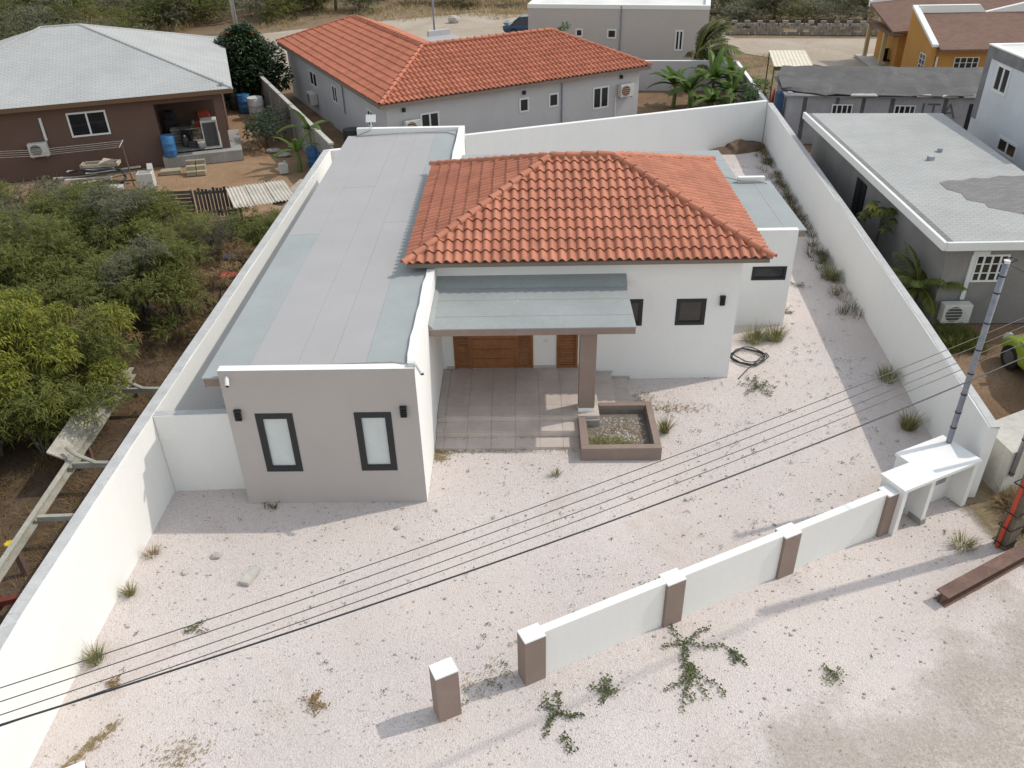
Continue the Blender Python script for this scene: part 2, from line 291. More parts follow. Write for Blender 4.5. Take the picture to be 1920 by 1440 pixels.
# ------------------------------------------------------------------ builders
ROOT = {}
class Fr:
    """A local frame: origin (x, y), turned by a degrees; u runs along, v runs inwards."""
    def __init__(s, x=0., y=0., a=0.): s.x, s.y, s.c, s.s, s.a = x, y, math.cos(R(a)), math.sin(R(a)), a
    def P(s, u, v, z): return Vector((s.x+u*s.c-v*s.s, s.y+u*s.s+v*s.c, z))
    def sub(s, u, v, a):
        p = s.P(u, v, 0); return Fr(p.x, p.y, s.a+a)
ID = Fr()
class MB:
    def __init__(s, F=ID): s.F, s.v, s.f, s.m = F, [], [], []
    def add(s, pts, faces, mi=0):
        n = len(s.v); s.v += [Vector(p) for p in pts]; s.f += [tuple(i+n for i in q) for q in faces]; s.m += [mi]*len(faces); return s
    def box(s, u0, u1, v0, v1, z0, z1, mi=0):
        P = s.F.P
        return s.add([P(u0, v0, z0), P(u1, v0, z0), P(u1, v1, z0), P(u0, v1, z0), P(u0, v0, z1), P(u1, v0, z1), P(u1, v1, z1), P(u0, v1, z1)],
            [(0, 3, 2, 1), (4, 5, 6, 7), (0, 1, 5, 4), (1, 2, 6, 5), (2, 3, 7, 6), (3, 0, 4, 7)], mi)
    def prism(s, poly, z0, z1, mi=0):
        n = len(poly); z0 = z0 if hasattr(z0, '__len__') else [z0]*n; z1 = z1 if hasattr(z1, '__len__') else [z1]*n
        P = s.F.P
        return s.add([P(a, b, z) for (a, b), z in zip(poly, z0)]+[P(a, b, z) for (a, b), z in zip(poly, z1)],
            [tuple(reversed(range(n))), tuple(range(n, 2*n))]+[(i, (i+1) % n, (i+1) % n+n, i+n) for i in range(n)], mi)
    def face(s, pts, mi=0): return s.add([s.F.P(*p) for p in pts], [tuple(range(len(pts)))], mi)
    def tube(s, pts, r, n=6, mi=0, caps=True, local=True):
        pts = [s.F.P(*p) if local else Vector(p) for p in pts]; rs = r if hasattr(r, '__len__') else [r]*len(pts)
        base = len(s.v); prev = None
        for i, p in enumerate(pts):
            d = (pts[min(i+1, len(pts)-1)]-pts[max(i-1, 0)]).normalized()
            a = prev if prev is not None else (Vector((0, 0, 1)) if abs(d.z) < .9 else Vector((1, 0, 0)))
            x = (a-d*a.dot(d)).normalized(); prev = x; y = d.cross(x)
            for k in range(n):
                t = 2*math.pi*k/n; s.v.append(p+(x*math.cos(t)+y*math.sin(t))*rs[i])
        for i in range(len(pts)-1):
            for k in range(n):
                a, b2 = base+i*n+k, base+i*n+(k+1) % n; s.f.append((a, b2, b2+n, a+n)); s.m.append(mi)
        if caps:
            s.f.append(tuple(base+k for k in reversed(range(n)))); s.m.append(mi)
            e = base+(len(pts)-1)*n; s.f.append(tuple(e+k for k in range(n))); s.m.append(mi)
        return s
    def lathe(s, c, prof, n=14, mi=0):
        """prof: list of (radius, z) above point c."""
        base = len(s.v); c = s.F.P(*c)
        for r, z in prof:
            for k in range(n): s.v.append(c+Vector((r*math.cos(2*math.pi*k/n), r*math.sin(2*math.pi*k/n), z)))
        for i in range(len(prof)-1):
            for k in range(n):
                a, b2 = base+i*n+k, base+i*n+(k+1) % n; s.f.append((a, b2, b2+n, a+n)); s.m.append(mi)
        s.f.append(tuple(base+k for k in reversed(range(n)))); s.m.append(mi)
        e = base+(len(prof)-1)*n; s.f.append(tuple(e+k for k in range(n))); s.m.append(mi)
        return s
    def mesh(s, name, mats, off, smooth=False):
        me = bpy.data.meshes.new(name); me.from_pydata([v-off for v in s.v], [], s.f); me.validate(); me.update()
        for m in ([mats] if isinstance(mats, str) else mats): me.materials.append(MATS[m])
        if not isinstance(mats, str) and len(me.polygons) == len(s.m): me.polygons.foreach_set('material_index', s.m)
        if smooth: me.polygons.foreach_set('use_smooth', [True]*len(me.polygons))
        return me
    def build(s, name, mats, parent=None, smooth=False, loc=None, label=None, cat=None, group=None, kind=None):
        off = ROOT[parent.name] if parent else Vector(loc if loc else (0, 0, 0))
        o = bpy.data.objects.new(name, s.mesh(name, mats, off, smooth)); COL.objects.link(o)
        if parent: o.parent = parent
        else: o.location = off
        ROOT[o.name] = off
        return tag(o, label, cat, group, kind)
def tag(o, label=None, cat=None, group=None, kind=None):
    if label: o['label'] = label
    if cat: o['category'] = cat
    if group: o['group'] = group
    if kind: o['kind'] = kind
    return o
def thing(name, label, cat, loc, group=None):
    o = bpy.data.objects.new(name, None); COL.objects.link(o); o.location = loc; o.empty_display_size = .2
    ROOT[o.name] = Vector(loc); return tag(o, label, cat, group)
def inst(mesh, name, parent, mat4, label=None):
    """One more object sharing a mesh, placed by a matrix in world coordinates under a parent."""
    o = bpy.data.objects.new(name, mesh); COL.objects.link(o); o.parent = parent
    m = mat4.copy(); m.translation = m.translation-(ROOT[parent.name] if parent else Vector()); o.matrix_local = m
    return o
def copy_tree(o, parent=None):
    c = o.copy(); COL.objects.link(c); c.parent = parent
    for ch in list(o.children): copy_tree(ch, c)
    return c
def place(o, loc, rz=0., s=1., label=None, sz=None):
    o.location = loc; o.rotation_euler = (0, 0, rz); o.scale = (s, s, sz or s)
    if label: o['label'] = label
    return o
def bev(o, w=.012):
    m = o.modifiers.new('bevel', 'BEVEL'); m.width = w; m.segments = 2; m.limit_method = 'ANGLE'; return o

def wall_open(mb, u0, u1, z0, z1, v0, v1, holes, mi=0):
    """A wall slab with rectangular openings (u0, u1, z0, z1)."""
    us = sorted({u0, u1, *[h[0] for h in holes], *[h[1] for h in holes]}); 
    for a, b in zip(us[:-1], us[1:]):
        zs = sorted([(h[2], h[3]) for h in holes if h[0] <= a+1e-6 and h[1] >= b-1e-6]); z = z0
        for h0, h1 in zs:
            if h0 > z+1e-6: mb.box(a, b, v0, v1, z, h0, mi)
            z = h1
        if z < z1-1e-6: mb.box(a, b, v0, v1, z, z1, mi)
def window(parent, F, u0, u1, z0, z1, v=-.03, fw_=.06, fm='frame_white', pm='glass_dark', mull=(), bars=(), depth=.05, pane_v=None):
    """Frame as a part of the wall's thing, each pane a sub-part. v is the outer face of the frame."""
    f = MB(F); d = v+depth
    f.box(u0, u1, v, d, z0, z0+fw_); f.box(u0, u1, v, d, z1-fw_, z1); f.box(u0, u0+fw_, v, d, z0+fw_, z1-fw_); f.box(u1-fw_, u1, v, d, z0+fw_, z1-fw_)
    cuts = [u0+fw_]
    for q in mull: c = u0+(u1-u0)*q; f.box(c-fw_*.5, c+fw_*.5, v+.002, d, z0+fw_, z1-fw_); cuts += [c-fw_*.5, c+fw_*.5]
    cuts.append(u1-fw_)
    for q in bars: f.box(u0+fw_, u1-fw_, v+.006, d-.004, z0+(z1-z0)*q-.014, z0+(z1-z0)*q+.014)
    o = f.build('window', fm, parent)
    pv = v+.022 if pane_v is None else pane_v
    for a, b in zip(cuts[0::2], cuts[1::2]):
        MB(F).box(a, b, pv, pv+.01, z0+fw_, z1-fw_).build('pane', pm, o)
    return o

# ------------------------------------------------------------------ ground
def sheet(name, poly, z, mat, res=None, amp=0., label=None, seed=0, kind='structure'):
    """A ground sheet; with res it is a grid cut to its own outline and gently uneven."""
    if res is None:
        return MB().add([(x, y, z) for x, y in poly], [tuple(range(len(poly)))]).build(name, mat, kind=kind, label=label)
    bm = bmesh.new(); bm.faces.new([bm.verts.new((x, y, z)) for x, y in poly])
    xs = [p[0] for p in poly]; ys = [p[1] for p in poly]
    for ax, lo, hi in ((0, min(xs), max(xs)), (1, min(ys), max(ys))):
        n = int((hi-lo)/res)
        for i in range(1, n):
            c = lo+(hi-lo)*i/n
            bmesh.ops.bisect_plane(bm, geom=bm.verts[:]+bm.edges[:]+bm.faces[:], plane_co=(c, 0, 0) if ax == 0 else (0, c, 0), plane_no=(1, 0, 0) if ax == 0 else (0, 1, 0))
    from mathutils import noise as mn
    for v in bm.verts:
        v.co.z += amp*(mn.noise((v.co.x*.7, v.co.y*.7, seed))+.6*mn.noise((v.co.x*2.1, v.co.y*2.1, seed+4.)))
    me = bpy.data.meshes.new(name); bm.to_mesh(me); bm.free(); me.materials.append(MATS[mat])
    me.polygons.foreach_set('use_smooth', [True]*len(me.polygons))
    o = bpy.data.objects.new(name, me); COL.objects.link(o); return tag(o, label, None, None, kind)
sheet('ground', [(-260, -120), (260, -120), (260, 300), (-260, 300)], -.06, 'dirt')
sheet('gravel_yard', [(-5.8, -22), (30, -22), (12.4, -2.6), (11.75, -1.0), (11.75, 0), (13.7, 25.95), (-5.85, 19.1)], 0.0, 'gravel', .42, .012)
sheet('road', [(-3, -22), (40, -22), (40, 12), (15.5, -.9), (11.0, -2.6), (3, -7)], .022, 'road_dirt', 1.0, .004)
sheet('verge', [(10.8, -3.0), (16, -.6), (16, 2.2), (11.9, 2.2), (11.9, .1), (11.0, -.3)], .012, 'verge')
sheet('brush_lot', [(-30, -16), (-5.9, -16), (-5.9, 17.4), (-30, 14.5)], -.03, 'litter')
sheet('sandy_yard', [(-30, 14.5), (-5.9, 17.4), (-5.95, 19.0), (-7.4, 24.0), (-14.5, 38.5), (-30, 38)], -.03, 'yard_sand')
sheet('back_garden', [(-7.4, 24.2), (-5.6, 19.3), (13.8, 26.1), (14.5, 36.4), (-6, 42), (-14.3, 38.4)], -.03, 'yard_brown')
sheet('side_yard', [(11.95, 0.), (30, 0.), (30, 26), (13.85, 26)], -.03, 'yard_brown')
sheet('sandy_track', [(-34, 40), (-14, 41), (-9, 47), (2, 49), (16, 48), (24.5, 39), (45, 42), (45, 50), (30, 50.5), (18, 52), (14, 60), (-2, 66), (-12, 62), (-24, 55), (-40, 52)], -.03, 'sand_track')

# ------------------------------------------------------------------ clay tile roofs
TW, TE, TL = .232, .376, .43
def tile_geo(w=TW, L=TL, h=.070):
    xs = [0, .08, .2, .34, .48, .60, .68, .76, .88, 1.0]; vs = []
    for x in xs:
        z = h*math.sin(math.pi*x/.68) if x <= .68 else -.014*math.sin(math.pi*(x-.68)/.32)
        vs.append((x*w, z))
    n = len(vs); V = []; Fc = []
    for x, z in vs: V.append(Vector((x, 0, z+.044)))
    for x, z in vs: V.append(Vector((x, L, z*.9)))
    for x, z in vs: V.append(Vector((x, .004, z+.020)))
    for x, z in vs: V.append(Vector((x, -.0005, z+.0435)))
    for i in range(n-1):
        Fc.append((i, i+1, n+i+1, n+i)); Fc.append((2*n+i, 2*n+i+1, 3*n+i+1, 3*n+i))
    return V, Fc
TV, TF = tile_geo()
def raw_mesh(name, V, Fc, mat, smooth=True):
    me = bpy.data.meshes.new(name); me.from_pydata(V, [], Fc); me.materials.append(MATS[mat]); me.update()
    if smooth: me.polygons.foreach_set('use_smooth', [True]*len(me.polygons))
    return me
def slope_tiles(O, e, s, poly):
    """Tiles of one roof slope. O a corner on the eave, e along the eave, s up the slope, poly the slope's outline in (e, s). Yields (matrix, None) or (matrix, (verts, faces)) for a cut tile."""
    n = e.cross(s).normalized(); out = []
    amax = max(p[0] for p in poly); bmax = max(p[1] for p in poly); amin = min(p[0] for p in poly)
    k = len(poly)
    def inside(a, b):
        return all((poly[(i+1) % k][0]-poly[i][0])*(b-poly[i][1])-(poly[(i+1) % k][1]-poly[i][1])*(a-poly[i][0]) >= -1e-6 for i in range(k))
    for r in range(int(bmax/TE)+1):
        for c in range(int(amin/TW)-1, int(amax/TW)+1):
            a0, b0 = c*TW, r*TE
            mt = Matrix((e, s, n)).transposed().to_4x4(); mt.translation = O+e*(a0+rnd.uniform(-.006, .006))+s*(b0+rnd.uniform(-.010, .010))+n*rnd.uniform(0, .006)
            cor = [(a0, b0+.002), (a0+TW, b0+.002), (a0+TW, b0+TE), (a0, b0+TE)]
            ins = [inside(*q) for q in cor]
            if all(ins): out.append((mt, None)); continue
            bm = bmesh.new(); vv = [bm.verts.new(v) for v in TV]
            for q in TF: bm.faces.new([vv[i] for i in q])
            for i in range(k):
                p, q = poly[i], poly[(i+1) % k]; d = Vector((q[0]-p[0], q[1]-p[1], 0)); no = Vector((d.y, -d.x, 0))
                if abs(d.y) < 1e-6 and p[1] < 1e-6: continue
                bmesh.ops.bisect_plane(bm, geom=bm.verts[:]+bm.edges[:]+bm.faces[:], plane_co=(p[0]-a0, p[1]-b0, 0), plane_no=no, clear_outer=True)
            if len(bm.faces) > 2 and sum(f.calc_area() for f in bm.faces) > .006:
                bm.verts.index_update(); out.append((mt, ([v.co.copy() for v in bm.verts], [tuple(v.index for v in f.verts) for f in bm.faces])))
            bm.free()
    return out
CAMP = Vector((2.243, -14.038, 12.0))
def lay_tiles(items, root, most, mat, pick=lambda m: True):
    """The tiles that show largest become parts of their own; the rest is joined into one part."""
    full = raw_mesh('roof_tile', TV, TF, mat)
    items = sorted(items, key=lambda it: (0 if pick(it[0]) else 1, (it[0].translation-CAMP).length))
    V, Fc = [], []
    for i, (mt, cut) in enumerate(items):
        if i < most:
            inst(full if cut is None else raw_mesh('cut_tile', cut[0], cut[1], mat), 'roof_tile', root, mt)
        else:
            v, f = (TV, TF) if cut is None else cut; b = len(V)
            V += [mt@Vector(p)-ROOT[root.name] for p in v]; Fc += [tuple(j+b for j in q) for q in f]
    if V:
        o = bpy.data.objects.new('roof_tiles', raw_mesh('roof_tiles', V, Fc, mat)); COL.objects.link(o); o.parent = root; o['kind'] = 'stuff'; ROOT[o.name] = ROOT[root.name]
def cap_geo():
    V, Fc = [], []; n = 8
    for y, r, dz in ((0, .100, .024), (.44, .080, .0), (0.004, .084, .016), (-.0005, .0995, .0238)):
        for i in range(n+1):
            t = math.pi*(-.12+1.24*i/n); V.append(Vector((r*math.cos(t), y, r*math.sin(t)*.92+dz)))
    for i in range(n): Fc.append((i+1, i, n+1+i, n+2+i)); Fc.append((2*(n+1)+i, 3*(n+1)+i, 3*(n+1)+i+1, 2*(n+1)+i+1))
    return V, Fc
def cap_run(root, p0, p1, mat, step=.375, lift=.035):
    """Barrel ridge or hip tiles from the low end p0 to the high end p1."""
    me = raw_mesh('ridge_tile', *cap_geo(), mat); d = p1-p0; L = d.length; d.normalize()
    x = d.cross(Vector((0, 0, 1))).normalized(); z = x.cross(d)
    k = max(1, int(L/step))
    for i in range(k):
        mt = Matrix((x, d, z)).transposed().to_4x4(); mt.translation = p0+d*(L*i/k+rnd.uniform(-.008, .008))+z*lift
        inst(me, 'ridge_tile', root, mt@Matrix.Rotation(rnd.uniform(-.02, .02), 4, 'Z'))

# ------------------------------------------------------------------ the white house
house = thing('house', 'white single-storey house with orange clay tile roof and long grey flat-roofed wing', 'house', (0, 0, 0))
WH = 3.43
# wing: taupe front, white sides
wb = MB()
wall_open(wb, -3.926, 0, 0, WH, 0, .2, [(-3.369, -2.594, .891, 2.398), (-1.331, -.566, .891, 2.398)])
wing_front = wb.build('front_wall', ['taupe', 'white_wall'], house)
for pl in wing_front.data.polygons:
    if abs(pl.normal.z) > .9 and pl.center.z > 3.4: pl.material_index = 1
    if pl.normal.x > .9 and pl.center.x > -.01: pl.material_index = 1
MB().box(-.18, 0, .2, 17.17, 0, 3.40).box(-3.926, -3.74, .2, 17.17, 0, 3.05).box(-3.926, 0, 17.0, 17.175, 0, 3.0).build('wing_wall', 'white_wall', house)
MB().box(-3.98, .012, 16.99, 17.19, 3.0, 3.46).box(-.19, .014, 7.0, 16.99, 3.4, 3.462).build('parapet', 'white_wall', house)
def rz_(x): return 3.20+.15*(x+4.32)/4.14      # flat roof falls gently to the left
def roofstrip(x0, x1, y0, y1, mat, dz=0.):
    a, b = rz_(x0), rz_(x1)
    return MB().add([(x0, y0, a-.03), (x1, y0, b-.03), (x1, y1, b-.03), (x0, y1, a-.03), (x0, y0, a+dz), (x1, y0, b+dz), (x1, y1, b+dz), (x0, y1, a+dz)],
        [(0, 3, 2, 1), (4, 5, 6, 7), (0, 1, 5, 4), (1, 2, 6, 5), (2, 3, 7, 6), (3, 0, 4, 7)])
slab = MB().add([(-4.30, .12, 2.98), (-.18, .2, 3.12), (-.18, 16.99, 3.12), (-4.30, 16.99, 2.98), (-4.30, .12, 3.165), (-.18, .2, 3.31), (-.18, 16.99, 3.31), (-4.30, 16.99, 3.165)],
    [(0, 3, 2, 1), (4, 5, 6, 7), (0, 1, 5, 4), (1, 2, 6, 5), (2, 3, 7, 6), (3, 0, 4, 7)]).build('eave_slab', 'brown_paint', house)
for x0, x1, y0, y1, mt_, dz in ((-4.32, -3.454, .10, 7.5, 'felt_blue', 0), (-4.32, -3.454, 7.507, 16.99, 'felt_pink', .002), (-3.450, -2.454, .2, 11.2, 'felt_pink', .002), (-3.450, -2.454, 11.206, 16.99, 'felt_pink', .004),
        (-2.450, -1.744, .2, 9.3, 'felt_pink', .003), (-2.450, -1.744, 9.306, 16.99, 'felt_pink', 0), (-1.740, -1.044, .2, 8.1, 'felt_pink', .001), (-1.740, -1.044, 8.106, 12.6, 'felt_pink', .003), (-1.740, -1.044, 12.606, 16.99, 'felt_pink', .001), (-1.040, -.18, .2, 16.99, 'felt_blue', .002)):
    roofstrip(x0, x1, y0, y1, mt_, dz).build('roofing_sheet', mt_, house)
# uneven painted upstand along the right edge of the wing roof
cb = MB(); prevx = -.17
for i in range(46):
    y0 = .2+i*.37; y1 = y0+.37; w = -.19-.05*rnd.random()
    if y1 > 16.98: y1 = 16.98
    cb.add([(prevx, y0, 3.33), (.004, y0, 3.33), (.004, y1, 3.33), (w, y1, 3.33), (prevx+.01, y0, 3.425), (.004, y0, 3.445), (.004, y1, 3.445), (w+.01, y1, 3.425)],
        [(0, 3, 2, 1), (4, 5, 6, 7), (0, 1, 5, 4), (1, 2, 6, 5), (2, 3, 7, 6), (3, 0, 4, 7)]); prevx = w
cb.build('roof_edge', 'white_wall', house)
for u0, u1 in ((-3.369, -2.594), (-1.331, -.566)):
    window(house, ID, u0, u1, .891, 2.398, v=-.012, fw_=.135, fm='frame_black', pm='glass_frost', depth=.09, pane_v=.035)
# main block
mbk = MB()
wall_open(mbk, .002, 7.58, 0, 3.478, 4.95, 5.15, [(.30, 2.39, .38, 2.55), (3.0, 3.56, .38, 2.55), (4.43, 5.19, 1.616, 2.38), (6.035, 6.791, 1.616, 2.365)])
mbk.box(7.38, 7.578, 5.15, 11.7, 0, 3.45).box(.002, .2, 5.15, 11.7, 2.9, 3.45).box(.2, 7.38, 11.5, 11.7, 2.9, 3.45)
mbk.build('main_wall', 'white_wall', house)
for u0, u1 in ((4.43, 5.19), (6.035, 6.791)):
    window(house, ID, u0, u1, 1.616, 2.37, v=4.94, fw_=.10, fm='frame_black', pm='glass_brown', depth=.08, pane_v=4.975)
# right wing and rear annex
rw = MB()
wall_open(rw, 7.582, 9.8, 0, 2.995, 7.81, 8.0, [(8.67, 9.645, 1.48, 1.905)])
rw.box(9.6, 9.798, 8.0, 12.0, 0, 2.90).box(9.0, 9.6, 11.86, 12.0, 0, 2.9).box(8.85, 9.0, 11.9, 15.3, 0, 2.85).box(0.002, 8.85, 15.15, 15.3, 0, 2.85)
rw.build('side_wall', 'white_wall', house)
MB().box(9.02, 9.86, 11.93, 12.09, 2.93, 3.10).build('upstand', 'white_paint', house)
window(house, ID, 8.67, 9.645, 1.48, 1.905, v=7.80, fw_=.075, fm='frame_black', pm='glass_dark', depth=.08, pane_v=7.84)
MB().box(7.58, 10.05, 7.98, 12.1, 2.72, 2.90).build('eave_slab', 'brown_paint', house)
for i, (a, b, c, d) in enumerate(((7.58, 8.75, 8.0, 12.1), (8.70, 9.55, 8.0, 12.1), (9.50, 10.07, 7.97, 12.1))):
    MB().box(a, b, c, d, 2.895, 2.915+.004*i).build('roofing_sheet', 'felt_blue', house)
MB().box(.0, 9.08, 11.7, 15.42, 2.74, 2.88).build('eave_slab', 'brown_paint', house)
for i, (a, b, c, d) in enumerate(((.02, 9.10, 14.3, 15.44), (.02, 9.10, 13.3, 14.38), (.02, 9.10, 11.7, 13.38))):
    MB().box(a, b, c, d, 2.87, 2.90+.004*(2-i)).build('roofing_sheet', 'felt_blue', house)
# tile roof of the main block
EZ = 3.60; X0, X1, Y0, Y1 = -.70, 8.15, 4.58, 12.1; RY = 8.34; RX0, RX1 = 2.93, 4.62; RZ = 4.98
deck = MB().add([(X0+.03, Y0+.03, EZ-.02), (X1-.03, Y0+.03, EZ-.02), (X1-.03, Y1-.03, EZ-.02), (X0+.03, Y1-.03, EZ-.02), (RX0, RY, RZ-.03), (RX1, RY, RZ-.03),
    (X0+.03, Y0+.03, EZ-.12), (X1-.03, Y0+.03, EZ-.12), (X1-.03, Y1-.03, EZ-.12), (X0+.03, Y1-.03, EZ-.12)],
    [(0, 1, 5, 4), (1, 2, 5), (2, 3, 4, 5), (3, 0, 4), (0, 6, 7, 1), (1, 7, 8, 2), (2, 8, 9, 3), (3, 9, 6, 0), (6, 9, 8, 7)])
troof = deck.build('tile_roof', 'fascia_brown', house)
def hip_slopes(P0, P1, P2, P3, A, B):
    """Front, right, back, left slopes of a hip roof with eave corners P0..P3 and ridge A (left), B (right)."""
    out = []
    for c0, c1, top in ((P0, P1, (B, A)), (P1, P2, (B,)), (P2, P3, (A, B)), (P3, P0, (A,))):
        e = (c1-c0).normalized(); q = top[0]-c0; s = (q-e*q.dot(e)).normalized()
        out.append((c0, e, s, [(0, 0), ((c1-c0).length, 0)]+[((t-c0).dot(e), (t-c0).dot(s)) for t in top]))
    return out
PA = [Vector((X0, Y0, EZ)), Vector((X1, Y0, EZ)), Vector((X1, Y1, EZ)), Vector((X0, Y1, EZ))]; RA, RB = Vector((RX0, RY, RZ)), Vector((RX1, RY, RZ))
allt = []
for k, (c0, e, s, poly) in enumerate(hip_slopes(*PA, RA, RB)): allt += [(m_, c_) for m_, c_ in slope_tiles(c0, e, s, poly)]
lay_tiles(allt, troof, 300, 'terracotta', pick=lambda m: m.col[2].y < -.2)
# bedding mortar under the hip and ridge tiles, then the tiles
mo = MB()
for p, q in ((PA[0], RA), (PA[1], RB), (PA[2], RB), (PA[3], RA), (RA, RB)):
    mo.tube([tuple(p.lerp(q, .03)+Vector((0, 0, .02))), tuple(q+Vector((0, 0, .025)))], .09, 6)
mo.build('mortar_bed', 'mortar', troof)
for p, q in ((PA[0], RA), (PA[1], RB), (PA[2], RB), (PA[3], RA)): cap_run(troof, p+(p-q).normalized()*.06, q, 'terracotta', lift=.05)
cap_run(troof, RA, RB, 'terracotta', lift=.06)

# porch: canopy, column, floor, steps, doors
MB().box(.004, 4.69, 2.545, 4.95, 2.72, 2.885).build('canopy', 'brown_paint', house)
for i, (a, b) in enumerate(((2.54, 3.18), (3.13, 4.0), (3.95, 4.72))):
    MB().box(.006, 4.70, a, b, 2.88, 2.905+.006*i).build('roofing_sheet', 'felt_worn', house)
MB().prism([(.01, 4.6), (4.72, 4.6), (4.72, 4.948), (.01, 4.948)], 2.9, [2.925, 2.925, 3.10, 3.10]).build('roofing_sheet', 'felt_worn', house)
MB().prism([(.008, 2.56), (.10, 2.56), (.10, 4.9), (.008, 4.9)], 2.9, [3.02, 2.915, 2.915, 3.02]).build('flashing', 'felt_worn', house)
bev(MB().box(3.47, 3.86, 2.87, 3.20, .48, 2.72).build('column', 'brown_paint', house))
MB().box(3.465, 3.865, 2.865, 3.205, .38, .48).build('column_base', 'white_wall', house)
porch = MB().box(.004, 3.97, 2.72, 4.95, 0, .362).box(.004, 3.45, 2.29, 2.73, 0, .202).box(.004, 3.45, 1.86, 2.30, 0, .042).box(3.97, 4.44, 3.32, 4.95, 0, .182).box(4.44, 4.87, 3.32, 4.95, 0, .022).build('porch', 'grout', house)
xj = [.008, .21, .76, 1.34, 1.92, 2.51, 3.07, 3.65, 3.975]; yj = [2.715, 3.18, 3.76, 4.35, 4.945]
def ptile(x0, x1, y0, y1, z): MB().box(x0+.003, x1-.003, y0+.003, y1-.003, z-.018, z).build('floor_tile', 'porch_tile', porch)
for a, b in zip(xj[:-1], xj[1:]):
    for c, d in zip(yj[:-1], yj[1:]): ptile(a, b, c, d, .382)
    if a < 3.4:
        b2 = min(b, 3.45)
        ptile(a, b2, 2.29, 2.71, .222); ptile(a, b2, 1.855, 2.285, .062)
        for y, z0, z1 in ((2.70, .226, .36), (2.275, .066, .20), (1.846, .0, .04)): MB().box(a+.004, b2-.004, y, y+.012, z0, z1).build('riser_tile', 'porch_tile', porch)
for c, d in ((3.33, 3.9), (3.9, 4.45), (4.45, 4.945)): ptile(3.98, 4.45, c, d, .20); ptile(4.45, 4.88, c, d, .04)
for a_, b_, c_, d_ in ((3.98, 4.50, .2, .265), (4.5, 4.97, .02, .095), (.1, .3, .39, .46), (2.39, 3.0, .39, .46), (3.56, 3.97, .39, .46)): MB().box(a_, b_, 4.925, 4.947, c_, d_).build('skirting', 'porch_tile', porch)
MB().box(3.45, 3.98, 2.68, 2.72, .30, .384).build('ledge', 'porch_tile', porch)
# front door: louvred side panels, planked leaf
door = MB().box(.30, .345, 4.93, 5.02, .38, 2.55).box(.715, .765, 4.93, 5.02, .38, 2.55).box(1.92, 1.965, 4.93, 5.02, .38, 2.55).box(2.345, 2.39, 4.93, 5.02, .38, 2.55).box(.345, 2.345, 4.932, 5.02, 2.47, 2.55).build('front_door', 'wood', house)
for i in range(7): MB().box(.768, 1.917, 4.955, 4.995, .385+i*.297, .385+(i+1)*.297-.012).build('plank', 'wood', door)
for a, b in ((.348, .712), (1.968, 2.342)):
    MB().box(a, a+.05, 4.95, 5.0, .385, 2.468).box(b-.05, b, 4.95, 5.0, .385, 2.468).box(a+.05, b-.05, 4.95, 5.0, .385, .47).build('shutter_frame', 'wood', door)
    for i in range(24):
        z = .475+i*.083; MB().prism([(a+.05, 4.962), (b-.05, 4.962), (b-.05, 5.0), (a+.05, 5.0)], [z, z, z+.05, z+.05], [z+.022, z+.022, z+.072, z+.072]).build('slat', 'wood', door)
MB().tube([(1.72, 4.952, 2.36), (1.72, 4.93, 2.36), (1.72, 4.93, 2.48)], .012).build('handle', 'galvanised', door)
sd = MB().box(3.0, 3.06, 4.93, 5.02, .38, 2.55).box(3.5, 3.56, 4.93, 5.02, .38, 2.55).box(3.06, 3.5, 4.932, 5.02, 2.47, 2.55).box(3.06, 3.5, 4.932, 5.02, .38, .47).build('shutter_door', 'wood', house)
for i in range(24):
    z = .475+i*.083; MB().prism([(3.06, 4.955), (3.5, 4.955), (3.5, 5.0), (3.06, 5.0)], [z, z, z+.05, z+.05], [z+.022, z+.022, z+.072, z+.072]).build('slat', 'wood', sd)
MB().box(2.66, 2.78, 4.942, 4.95, 1.18, 1.24).build('wall_socket', 'plastic_white', house)
# planter at the foot of the column
pl = MB()
for a, b, c, d in ((3.454, 5.313, 1.394, 1.56), (5.15, 5.313, 1.56, 3.309), (3.99, 5.15, 3.16, 3.309), (3.454, 3.63, 1.56, 2.675)): pl.box(a, b, c, d, -.05, .35)
planter = thing('planter', 'low brown masonry planter box at the foot of the porch column', 'planter', (4.38, 1.39, 0))
bev(pl.build('planter_wall', 'brown_paint', planter))
MB().box(3.65, 5.145, 1.565, 3.155, -.05, .12).box(3.985, 5.145, 3.13, 3.158, .06, .24).box(5.125, 5.148, 1.57, 3.13, .06, .28).box(3.632, 3.66, 1.57, 2.67, .06, .25).build('soil', 'soil_grey', planter)
MB().box(3.64, 3.97, 2.60, 2.676, .06, .298).build('footing', 'concrete', planter)

# louvred wall lamps and cameras
def wall_lamp(F, u, z, label):
    t = thing('wall_lamp', label, 'wall lamp', F.P(u, 0, z-.12), 'black louvred wall lamps of the white house')
    MB(F).box(u-.07, u+.07, -.07, 0, z+.07, z+.13).box(u-.055, u+.055, -.05, -.0, z-.13, z+.07).build('lamp_body', 'black_plastic', t)
    for i in range(4): MB(F).box(u-.068, u+.068, -.085, -.045, z+.03-i*.045, z+.05-i*.045).build('slat', 'frame_black', t)
    MB(F).box(u-.06, u+.06, -.075, -.05, z-.14, z-.128).build('lamp_base', 'lamp_glass', t)
wall_lamp(ID, -3.70, 2.38, 'black louvred wall lamp at the left end of the taupe front wall')
wall_lamp(ID, -.30, 2.42, 'black louvred wall lamp right of the right frosted window')
wall_lamp(Fr(0, 4.95), 7.18, 2.32, 'black louvred wall lamp beside the small square window of the main block')
